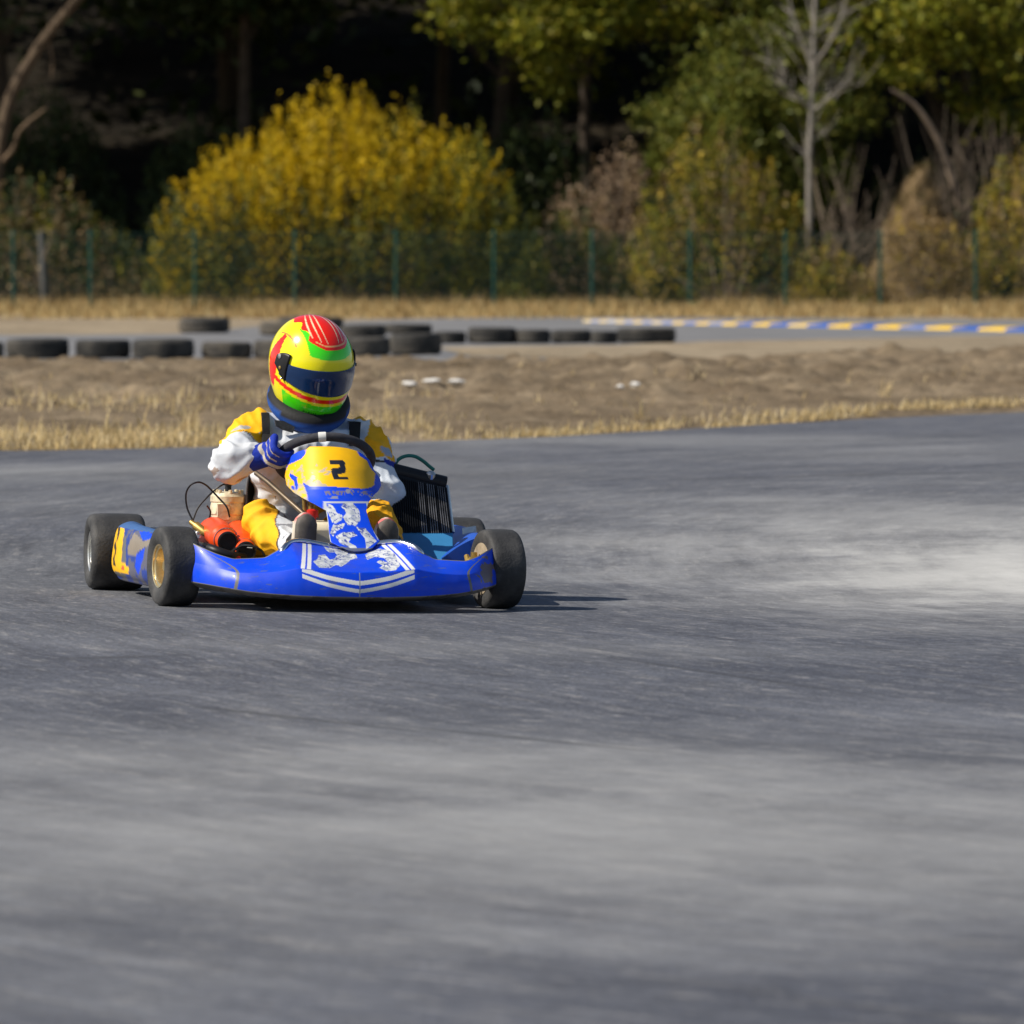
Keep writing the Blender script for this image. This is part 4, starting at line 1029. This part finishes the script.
def crown_points(ells, nclump, per, rc, flat=.6, shell=.55):
    P = []; cl = []; sh = []
    vol = [e[1][0] * e[1][1] * e[1][2] for e in ells]; tot = sum(vol)
    for (c, r), v in zip(ells, vol):
        for k in range(int(nclump * v / tot)):
            d = rng.normal(size=3); d /= np.linalg.norm(d); q = shell + (1 - shell) * rng.random() ** .5 if rng.random() < .75 else rng.random() ** .4
            ctr = np.array(c) + d * q * np.array(r); m = int(per * rng.uniform(.5, 1.5)); rr = rc * rng.uniform(.6, 1.3)
            P.append(ctr + rng.normal(size=(m, 3)) * np.array([rr, rr, rr * flat]) * .55); sh.append(np.full(m, rng.uniform(.72, 1.28))); cl.append(ctr)
    return np.concatenate(P), np.concatenate(sh), cl
def tree(name, label, cat, base, trunk, ells, pal, nclump, per, rc, leaf, bark=M_bark, group=None, r0=.16, flat=.6, nl=9):
    root = empty(name, base); tag(root, label, cat, group)
    P, sh, cl = crown_points(ells, nclump, per, rc, flat)
    C = palette(len(P), pal) * sh[:, None]; leaf_mesh('crown', P, leaf, C, root)
    segs = [(trunk, r0, r0 * .35)]; tv = [Vector(t) for t in trunk]; sp = spline(tv, 6)
    for k in range(nl):
        tgt = Vector(random.choice(cl)); st = sp[min(len(sp) - 1, int(len(sp) * random.uniform(.4, .95)))]; segs.append(([st, st.lerp(tgt, .5) + jit(.12) + Vector((0, 0, .1)), tgt], r0 * .32, r0 * .06))
    limbs('trunk', root, segs, bark); return root
def copy_tree(o, parent=None):
    c = o.copy(); COL.objects.link(c)
    if parent: c.parent = parent
    for ch in list(o.children): copy_tree(ch, c)
    return c

# tall dark forest trees
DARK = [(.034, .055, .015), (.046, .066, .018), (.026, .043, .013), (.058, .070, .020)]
protos = []
for k, (w_, h_) in enumerate(((5.0, 4.6), (4.6, 5.2), (5.4, 4.3))):
    tr = [(0, 0, -.3), (random.uniform(-.3, .3), 0, 2.5), (random.uniform(-.5, .5), .2, 5.5), (random.uniform(-.6, .6), .2, 9.5)]
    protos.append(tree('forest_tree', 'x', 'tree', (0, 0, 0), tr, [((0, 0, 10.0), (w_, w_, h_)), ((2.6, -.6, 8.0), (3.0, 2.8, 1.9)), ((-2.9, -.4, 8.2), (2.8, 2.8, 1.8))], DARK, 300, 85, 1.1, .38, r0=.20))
spots = [(-27, 106), (-21.5, 107.5), (-16, 106), (-10.8, 108.5), (-5.6, 107.0), (-.4, 109.5), (4.6, 110), (9.6, 108.5), (14.5, 107),
         (-24, 115), (-17.5, 116), (-12, 117.5), (-6.5, 116), (-1.6, 118), (3.8, 117.5), (9, 118), (14.5, 117),
         (-14, 127), (-7, 128), (0, 127), (7, 128.5), (13, 127)]
place = ['in the front line', 'in the second line', 'at the back']
labs = ['off to the far left beyond the frame', 'beyond the left edge of the frame', 'left of the yellow bush', 'behind the leaning bare trunk', 'right behind the yellow bush', 'behind the dark gap right of the yellow bush', 'behind the bright leaves at top centre', 'behind the pale bare trunk', 'behind the yellowish shrub at the right edge']
for i, (x, y) in enumerate(spots):
    o = protos[i] if i < 3 else copy_tree(protos[i % 3]); o.location = (x, y, hz(x, y) - .1); o.rotation_euler = (0, 0, random.uniform(0, 6.3)); s = random.uniform(.92, 1.1); o.scale = (s, s, s)
    row = 0 if i < 9 else 1 if i < 17 else 2
    tag(o, 'tall dark evergreen tree in deep shade, ' + (labs[i] if row == 0 else 'one of the dim trunks deep in the wood'), 'tree', 'tall dark trees of the wood')
# the wood on the slope
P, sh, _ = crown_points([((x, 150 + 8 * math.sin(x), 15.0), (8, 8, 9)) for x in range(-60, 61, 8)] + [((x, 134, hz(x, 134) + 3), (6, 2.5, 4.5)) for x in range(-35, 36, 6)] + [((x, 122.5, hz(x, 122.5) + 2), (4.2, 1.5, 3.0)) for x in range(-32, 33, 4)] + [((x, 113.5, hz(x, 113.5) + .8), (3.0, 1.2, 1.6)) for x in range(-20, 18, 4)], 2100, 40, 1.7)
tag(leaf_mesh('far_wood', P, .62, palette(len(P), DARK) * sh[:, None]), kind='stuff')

# bright foliage at the top, lower green crowns on the right
GREEN = [(.14, .155, .012), (.19, .195, .014), (.095, .11, .010), (.25, .215, .018)]
MIDG = [(.13, .15, .024), (.17, .18, .028), (.095, .12, .020), (.20, .19, .030)]
def bx(px, Y): return (px - 512) / F * Y
def bz(py, Y): return HC + (YH - py) / F * Y
def E(px0, px1, py0, py1, Y, dep): return ((0, 0, bz((py0 + py1) / 2, Y)), ((px1 - px0) / 2 * Y / F, dep, (py1 - py0) / 2 * Y / F), bx((px0 + px1) / 2, Y))
def ells_at(base, lst):
    out = []
    for px0, px1, py0, py1, Y, dep in lst:
        c, r, x = E(px0, px1, py0, py1, Y, dep); out.append(((x - base[0], Y - base[1], c[2] - base[2]), r))
    return out
b = (bx(600, 104), 104, hz(bx(600, 104), 104))
tree('broadleaf_tree', 'bright green tree whose low leafy branches hang in at the top centre', 'tree', b, [(0, .6, -.2), (-.3, .6, 2.5), (-.2, .3, 5), (.1, 0, 8.5)],
     ells_at(b, [(440, 640, -60, 62, 102.6, 1.3), (520, 600, 20, 92, 102.4, .8), (600, 720, -60, 38, 103, 1.1), (440, 640, -230, -20, 105, 2.2)]), GREEN, 380, 90, .55, .18, group=None)
b = (bx(770, 103.5), 103.5, hz(bx(770, 103.5), 103.5))
tree('green_tree', 'soft mid green tree with a broad low crown behind the pale bare trunk', 'tree', b, [(0, 0, -.2), (.1, .1, 1.6), (-.1, 0, 3.4), (0, .1, 6.5)],
     ells_at(b, [(640, 800, 60, 190, 102, 1.5), (690, 880, 10, 160, 102.3, 1.6), (720, 850, 130, 235, 102, 1.1), (690, 900, -200, 30, 103.5, 2.4)]), MIDG, 620, 95, .5, .15)
b = (bx(930, 103), 103, hz(bx(930, 103), 103))
tree('green_tree', 'brighter yellow green tree filling the top right corner', 'tree', b, [(0, .3, -.2), (.2, .2, 2), (.1, 0, 4), (0, .1, 7)],
     ells_at(b, [(830, 960, -20, 85, 101.5, 1.3), (900, 1040, -40, 70, 101.5, 1.3), (950, 1060, 50, 130, 102, 1.0), (820, 1100, -320, -30, 103, 2.8)]), GREEN, 420, 90, .5, .17)

# big yellow bush
WOB = .050
def shoots(outline, Y, ry, zb, n, per, leaf_sz, palfn, L=(.7, 1.3), base=(0, 0, 0), seed=0):
    P, C, tw = [], [], []; xs = [bx(p[0], Y) for p in outline]; hs = [bz(p[1], Y) for p in outline]; cx = (xs[0] + xs[-1]) / 2; hw = (xs[-1] - xs[0]) / 2
    for i in range(n):
        x = rng.uniform(xs[0], xs[-1]); dy = rng.uniform(-1, 1); ht = np.interp(x, xs, hs) - zb; sc = math.sqrt(max(.05, 1 - dy * dy))
        top = ht * (.30 + .70 * sc) * (1 + .12 * mnoise.noise(Vector((x * 3.4, dy * 4, 9)))) * (rng.uniform(.88, 1.07) if rng.random() < .5 else rng.uniform(.25, 1.0)); l = rng.uniform(*L)
        tip = np.array([x, Y + dy * ry, zb + top]); out = np.array([(x - cx) / hw * .35 + rng.normal() * .18, dy * .3 + rng.normal() * .12, 1]); out /= np.linalg.norm(out)
        m = int(per * rng.uniform(.6, 1.3)); t = rng.random(m) ** .8; wob = rng.normal(size=(m, 3)) * WOB * (.5 + (1 - t))[:, None] * (1 + 2 * (top < ht * .6))
        P.append(tip - out * (l * (1 - t))[:, None] + wob); C.append(palfn(m, x, dy, top / max(ht, .1), zb + top) * rng.uniform(.7, 1.25)); tw.append((tip - out * l, tip))
    return np.concatenate(P), np.concatenate(C), tw
def shrub(name, label, outline, Y, ry, n, per, leaf_sz, palfn, L=(.7, 1.3), group=None, stems=14, bark=M_bark, cat='bush'):
    cx = bx((outline[0][0] + outline[-1][0]) / 2, Y); zb = hz(cx, Y) if Y > 97.2 else ZB - .03
    root = empty(name, (cx, Y, zb)); tag(root, label, cat, group); P, C, tw = shoots(outline, Y, ry, zb, n, per, leaf_sz, palfn, L)
    leaf_mesh('foliage', P - np.array([cx, Y, zb]), leaf_sz, C, root, up=.35, aspect=.55, droop=np.array([0, 0, .7]))
    segs = []
    for k in range(stems):
        a, c = tw[random.randrange(len(tw))]; a = Vector(a) - root.location; c = Vector(c) - root.location; st = Vector((a.x * .25, a.y * .25, 0)); segs.append(([st, st.lerp(a, .5) + Vector((0, 0, .12)), a, c], .028, .005))
    limbs('stem', root, segs, bark); return root
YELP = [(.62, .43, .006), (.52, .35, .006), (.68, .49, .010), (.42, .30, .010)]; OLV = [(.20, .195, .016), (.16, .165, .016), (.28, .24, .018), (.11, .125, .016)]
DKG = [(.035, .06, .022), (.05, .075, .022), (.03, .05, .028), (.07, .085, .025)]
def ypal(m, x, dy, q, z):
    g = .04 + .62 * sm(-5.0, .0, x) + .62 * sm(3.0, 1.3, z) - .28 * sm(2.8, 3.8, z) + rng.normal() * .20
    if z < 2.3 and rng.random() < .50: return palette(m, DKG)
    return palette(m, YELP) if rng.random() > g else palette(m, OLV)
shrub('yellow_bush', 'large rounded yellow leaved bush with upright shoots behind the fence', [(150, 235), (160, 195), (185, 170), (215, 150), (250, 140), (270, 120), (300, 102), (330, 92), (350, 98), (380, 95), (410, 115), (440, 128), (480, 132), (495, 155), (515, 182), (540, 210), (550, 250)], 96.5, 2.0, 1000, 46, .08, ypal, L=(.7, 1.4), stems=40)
WOB = .06
def mixpal(*pals, w=None):
    return lambda m, x, dy, q, z: palette(m, pals[rng.choice(len(pals), p=w)])
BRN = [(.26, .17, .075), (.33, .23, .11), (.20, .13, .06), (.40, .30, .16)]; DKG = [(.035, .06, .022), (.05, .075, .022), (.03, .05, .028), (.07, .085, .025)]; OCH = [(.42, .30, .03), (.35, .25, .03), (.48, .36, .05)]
shrub('olive_bush', 'olive and ochre bush with sparse pale stems left of the bare trunk', [(628, 250), (640, 190), (660, 150), (690, 120), (720, 128), (745, 150), (775, 160), (800, 195), (818, 260)], 96.3, 1.4, 400, 28, .085, mixpal(OLV, OCH, BRN, DKG, w=[.45, .22, .18, .15]), stems=22, bark=M_twig)
shrub('ochre_bush', 'yellowish bush cut off by the right edge of the photo', [(962, 260), (972, 210), (990, 165), (1010, 150), (1040, 140), (1080, 180), (1100, 250)], 97, 1.2, 300, 28, .085, mixpal(OLV, OCH, BRN, w=[.4, .35, .25]), stems=12, bark=M_twig)
shrub('brown_bush', 'low brown dried bush under the dry grass mound', [(868, 280), (880, 228), (905, 204), (935, 208), (965, 232), (985, 285)], 95.5, .8, 220, 26, .075, mixpal(BRN, OCH, w=[.8, .2]), L=(.4, .8), stems=10, bark=M_twig)
shrub('scrub_bush', 'dark green scrub right of the yellow bush with dry brown tops', [(520, 290), (535, 235), (560, 205), (590, 215), (620, 235), (645, 285)], 97.0, 1.0, 300, 26, .085, mixpal(DKG, OLV, BRN, w=[.62, .2, .18]), L=(.5, .9))
shrub('scrub_bush', 'low ochre and olive scrub at the foot of the pale bare trunk', [(780, 300), (800, 255), (830, 240), (860, 262), (880, 300)], 95.3, .7, 190, 24, .08, mixpal(OLV, OCH, BRN, w=[.4, .3, .3]), L=(.4, .7))
shrub('scrub_bush', 'dim brown scrub at the left edge of the photo', [(-60, 260), (-20, 200), (20, 180), (60, 175), (100, 205), (140, 240), (165, 285)], 100.5, 1.2, 420, 28, .09, mixpal(BRN, DKG, OLV, w=[.35, .5, .15]), stems=20, bark=M_twig)
DRY = [(.34, .24, .16), (.28, .19, .12), (.42, .31, .21)]
shrub('dry_bush', 'pinkish brown dead bush beside the dark gap in the wood', [(535, 225), (555, 185), (585, 165), (610, 150), (630, 140), (650, 170), (660, 220)], 100, .9, 260, 22, .085, mixpal(DRY, BRN, w=[.75, .25]), stems=26, bark=M_twig)
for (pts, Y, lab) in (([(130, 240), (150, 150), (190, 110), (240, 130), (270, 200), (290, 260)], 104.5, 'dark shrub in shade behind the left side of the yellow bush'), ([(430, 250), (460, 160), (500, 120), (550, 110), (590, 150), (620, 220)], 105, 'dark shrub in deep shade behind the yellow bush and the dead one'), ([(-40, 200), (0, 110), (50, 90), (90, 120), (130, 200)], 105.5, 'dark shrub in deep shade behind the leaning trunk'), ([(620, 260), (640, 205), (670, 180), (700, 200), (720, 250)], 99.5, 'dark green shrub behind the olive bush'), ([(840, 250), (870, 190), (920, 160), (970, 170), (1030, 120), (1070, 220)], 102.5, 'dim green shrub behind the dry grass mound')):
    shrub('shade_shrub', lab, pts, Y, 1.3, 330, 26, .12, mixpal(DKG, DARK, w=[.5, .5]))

# bare pale tree
def px3(Y, pts, base): return [Vector((bx(x, Y + d) - base[0], Y + d - base[1], bz(y, Y + d) - base[2])) for x, y, d in pts]
Y = 97.6; b = (bx(808, Y), Y, hz(bx(808, Y), Y)); root = empty('bare_tree', b); tag(root, 'slender bare tree with a pale grey trunk and thin forked branches', 'tree')
limbs('trunk', root, [(px3(Y, [(812, 320, 0), (809, 230, 0), (809, 150, 0), (812, 70, 0), (814, 0, 0), (818, -80, 0)], b), .068, .03)], M_pale)
for pts, r0 in (([(810, 110, 0), (798, 98, -.1), (784, 84, -.2), (770, 62, -.2)], .05), ([(810, 112, 0), (824, 102, -.1), (838, 88, -.2), (850, 84, -.2)], .05), ([(812, 72, 0), (804, 50, .1), (795, 26, .2), (786, -10, .2)], .04), ([(813, 66, 0), (826, 48, -.2), (838, 22, -.3), (846, -10, -.3)], .045), ([(809, 160, 0), (800, 150, .2), (790, 146, .2)], .025), ([(784, 84, -.2), (774, 84, -.2), (764, 78, -.3)], .02), ([(814, 30, 0), (808, 8, .2), (800, -20, .2)], .03), ([(838, 88, -.2), (848, 76, -.1), (852, 66, 0)], .018)):
    limbs('branch', root, [(px3(Y, pts, b), r0 * .75, .009)], M_pale)
tw = []
for (x, y, dr) in [(784, 84, -1), (770, 62, -1), (850, 84, 1), (838, 88, 1), (795, 26, -1), (804, 50, -1), (826, 48, 1), (838, 22, 1), (814, 30, 1), (812, 60, -1), (798, 98, -1), (824, 102, 1), (809, 160, -1), (810, 140, 1), (811, 90, 1), (811, 76, -1)]:
    for k in range(6):
        x0, y0 = x + random.gauss(0, 4), y + random.gauss(0, 5); l_ = random.uniform(14, 46); a_ = dr * random.uniform(.1, 1.2)
        tw.append((px3(Y, [(x0, y0, 0), (x0 + l_ * .5 * math.sin(a_) + random.gauss(0, 2), y0 - l_ * .5 * math.cos(a_), random.uniform(-.3, .3)), (x0 + l_ * math.sin(a_), y0 - l_ * math.cos(a_), random.uniform(-.5, .5))], b), .012, .004))
limbs('twig', root, tw, M_pale)
# bare brushwood
Y = 98.2; b = (bx(850, Y), Y, hz(bx(850, Y), Y)); root = empty('brushwood', b); tag(root, 'tangle of bare grey brown branches right of the pale trunk', 'bush')
segs = []
for k in range(70):
    x0 = random.gauss(845, 16); a = random.uniform(-.5, 1.3); L_ = random.uniform(40, 140); x1 = x0 + L_ * math.sin(a); y1 = 262 - L_ * math.cos(a)
    segs.append((px3(Y, [(x0, 275, random.uniform(-.5, .5)), ((x0 + x1) / 2 + random.gauss(0, 12), (265 + y1) / 2 + 6, random.uniform(-.6, .6)), (x1, y1, random.uniform(-.8, .8))], b), random.uniform(.008, .024), .004))
limbs('branch', root, segs, M_twig)
limbs('fallen_limb', root, [(px3(Y, [(960, 210, .2), (945, 160, .1), (930, 128, 0), (912, 104, -.1), (890, 90, -.2)], b), .075, .03)], mat('dry_limb', (.28, .21, .15), .9, 0, .3, 4))
Y = 99; b = (bx(950, Y), Y, hz(bx(950, Y), Y)); root = empty('brushwood', b); tag(root, 'bare brown brush rising behind the dry grass mound at the right', 'bush'); segs = []
for k in range(60):
    x0 = random.gauss(972, 22); L_ = random.uniform(60, 150); x1 = x0 + random.gauss(0, 28); y1 = 250 - L_
    segs.append((px3(Y, [(x0, 270, random.uniform(-.5, .5)), ((x0 + x1) / 2 + random.gauss(0, 14), (265 + y1) / 2, random.uniform(-.6, .6)), (x1, y1, random.uniform(-.8, .8))], b), random.uniform(.007, .02), .004))
limbs('branch', root, segs, M_twig)
# leaning tree at the left
Y = 101.5; b = (bx(8, Y), Y, hz(bx(8, Y), Y)); root = empty('leaning_tree', b); tag(root, 'brown leaning trunk reaching up to the top left corner', 'tree')
limbs('trunk', root, [(px3(Y, [(-16, 330, 0), (-6, 210, 0), (8, 112, 0), (38, 52, 0), (82, -2, -.2), (150, -70, -.4)], b), .16, .075)], mat('brown_bark', (.10, .07, .045), .9, 0, .35, 3, .3, 15))
limbs('branch', root, [(px3(Y, [(0, 165, 0), (14, 150, -.2), (22, 130, -.3), (47, 109, -.4)], b), .06, .025), (px3(Y, [(50, 40, 0), (54, 60, 0), (53, 78, 0)], b), .03, .015)], mat('brown_bark_light', (.16, .11, .07), .9, 0, .3, 3))
P, sh, cl = crown_points(ells_at(b, [(-80, 160, -180, -40, Y, 1.6), (-60, 40, -60, 30, Y + 1, .8)]), 90, 70, .6); leaf_mesh('crown', P, .15, palette(len(P), DKG) * sh[:, None], root)
Y = 98.5; b = (bx(44, Y), Y, hz(bx(44, Y), Y)); root = empty('dead_stump', b); tag(root, 'short grey broken trunk behind the fence at the left', 'stump')
limbs('trunk', root, [(px3(Y, [(46, 312, 0), (44, 270, 0), (42, 232, .1)], b), .085, .065)], mat('grey_trunk', (.085, .085, .085), .9, 0, .3, 4, .3, 12)); limbs('branch', root, [(px3(Y, [(43, 260, 0), (49, 245, -.1), (53, 228, -.2)], b), .035, .012)], M_twig)

# dry grass mound
mb = MB(); rings = []; Y = 97.9; c = Vector((bx(906, Y), Y, hz(bx(908, Y), Y) - .1)); Hm = bz(182, Y) - c.z
for i in range(40):
    t = i / 39; ring = []
    for j in range(60):
        a = 2 * math.pi * j / 60; rr = .16 + .90 * t ** .95; p = Vector((math.cos(a) * rr, math.sin(a) * rr, Hm * (1 - t ** 1.1)))
        p *= 1 + .22 * fbm(p + Vector((4, 2, 0)), 1.3); p.x = p.x * 1.05 + .08 * p.z ; ring.append(c + Vector((p.x, p.y, p.z)))
    rings.append(ring)
mb.loft(rings, True, True, False); tag(mb.build('dirt_bank', M_drybank, angle=180), kind='structure')

P, H = [], []
for k in range(2600):
    a = random.uniform(0, 6.28); r_ = random.uniform(.1, 1.3); x, y = c.x + r_ * math.cos(a), c.y + r_ * math.sin(a)
    bo = bpy.data.objects['dirt_bank']; ok, loc, n_, i_ = bo.ray_cast(Vector((x, y, 20)), Vector((0, 0, -1)))
    if ok: P.append(tuple(loc - Vector((0, 0, .03)))); H.append(random.uniform(.08, .26))
tag(blades('bank_grass', np.array(P), np.array(H), .010, .7, palette(len(P), [(.24, .17, .085), (.32, .23, .12), (.19, .13, .06), (.15, .14, .05)])), kind='stuff')
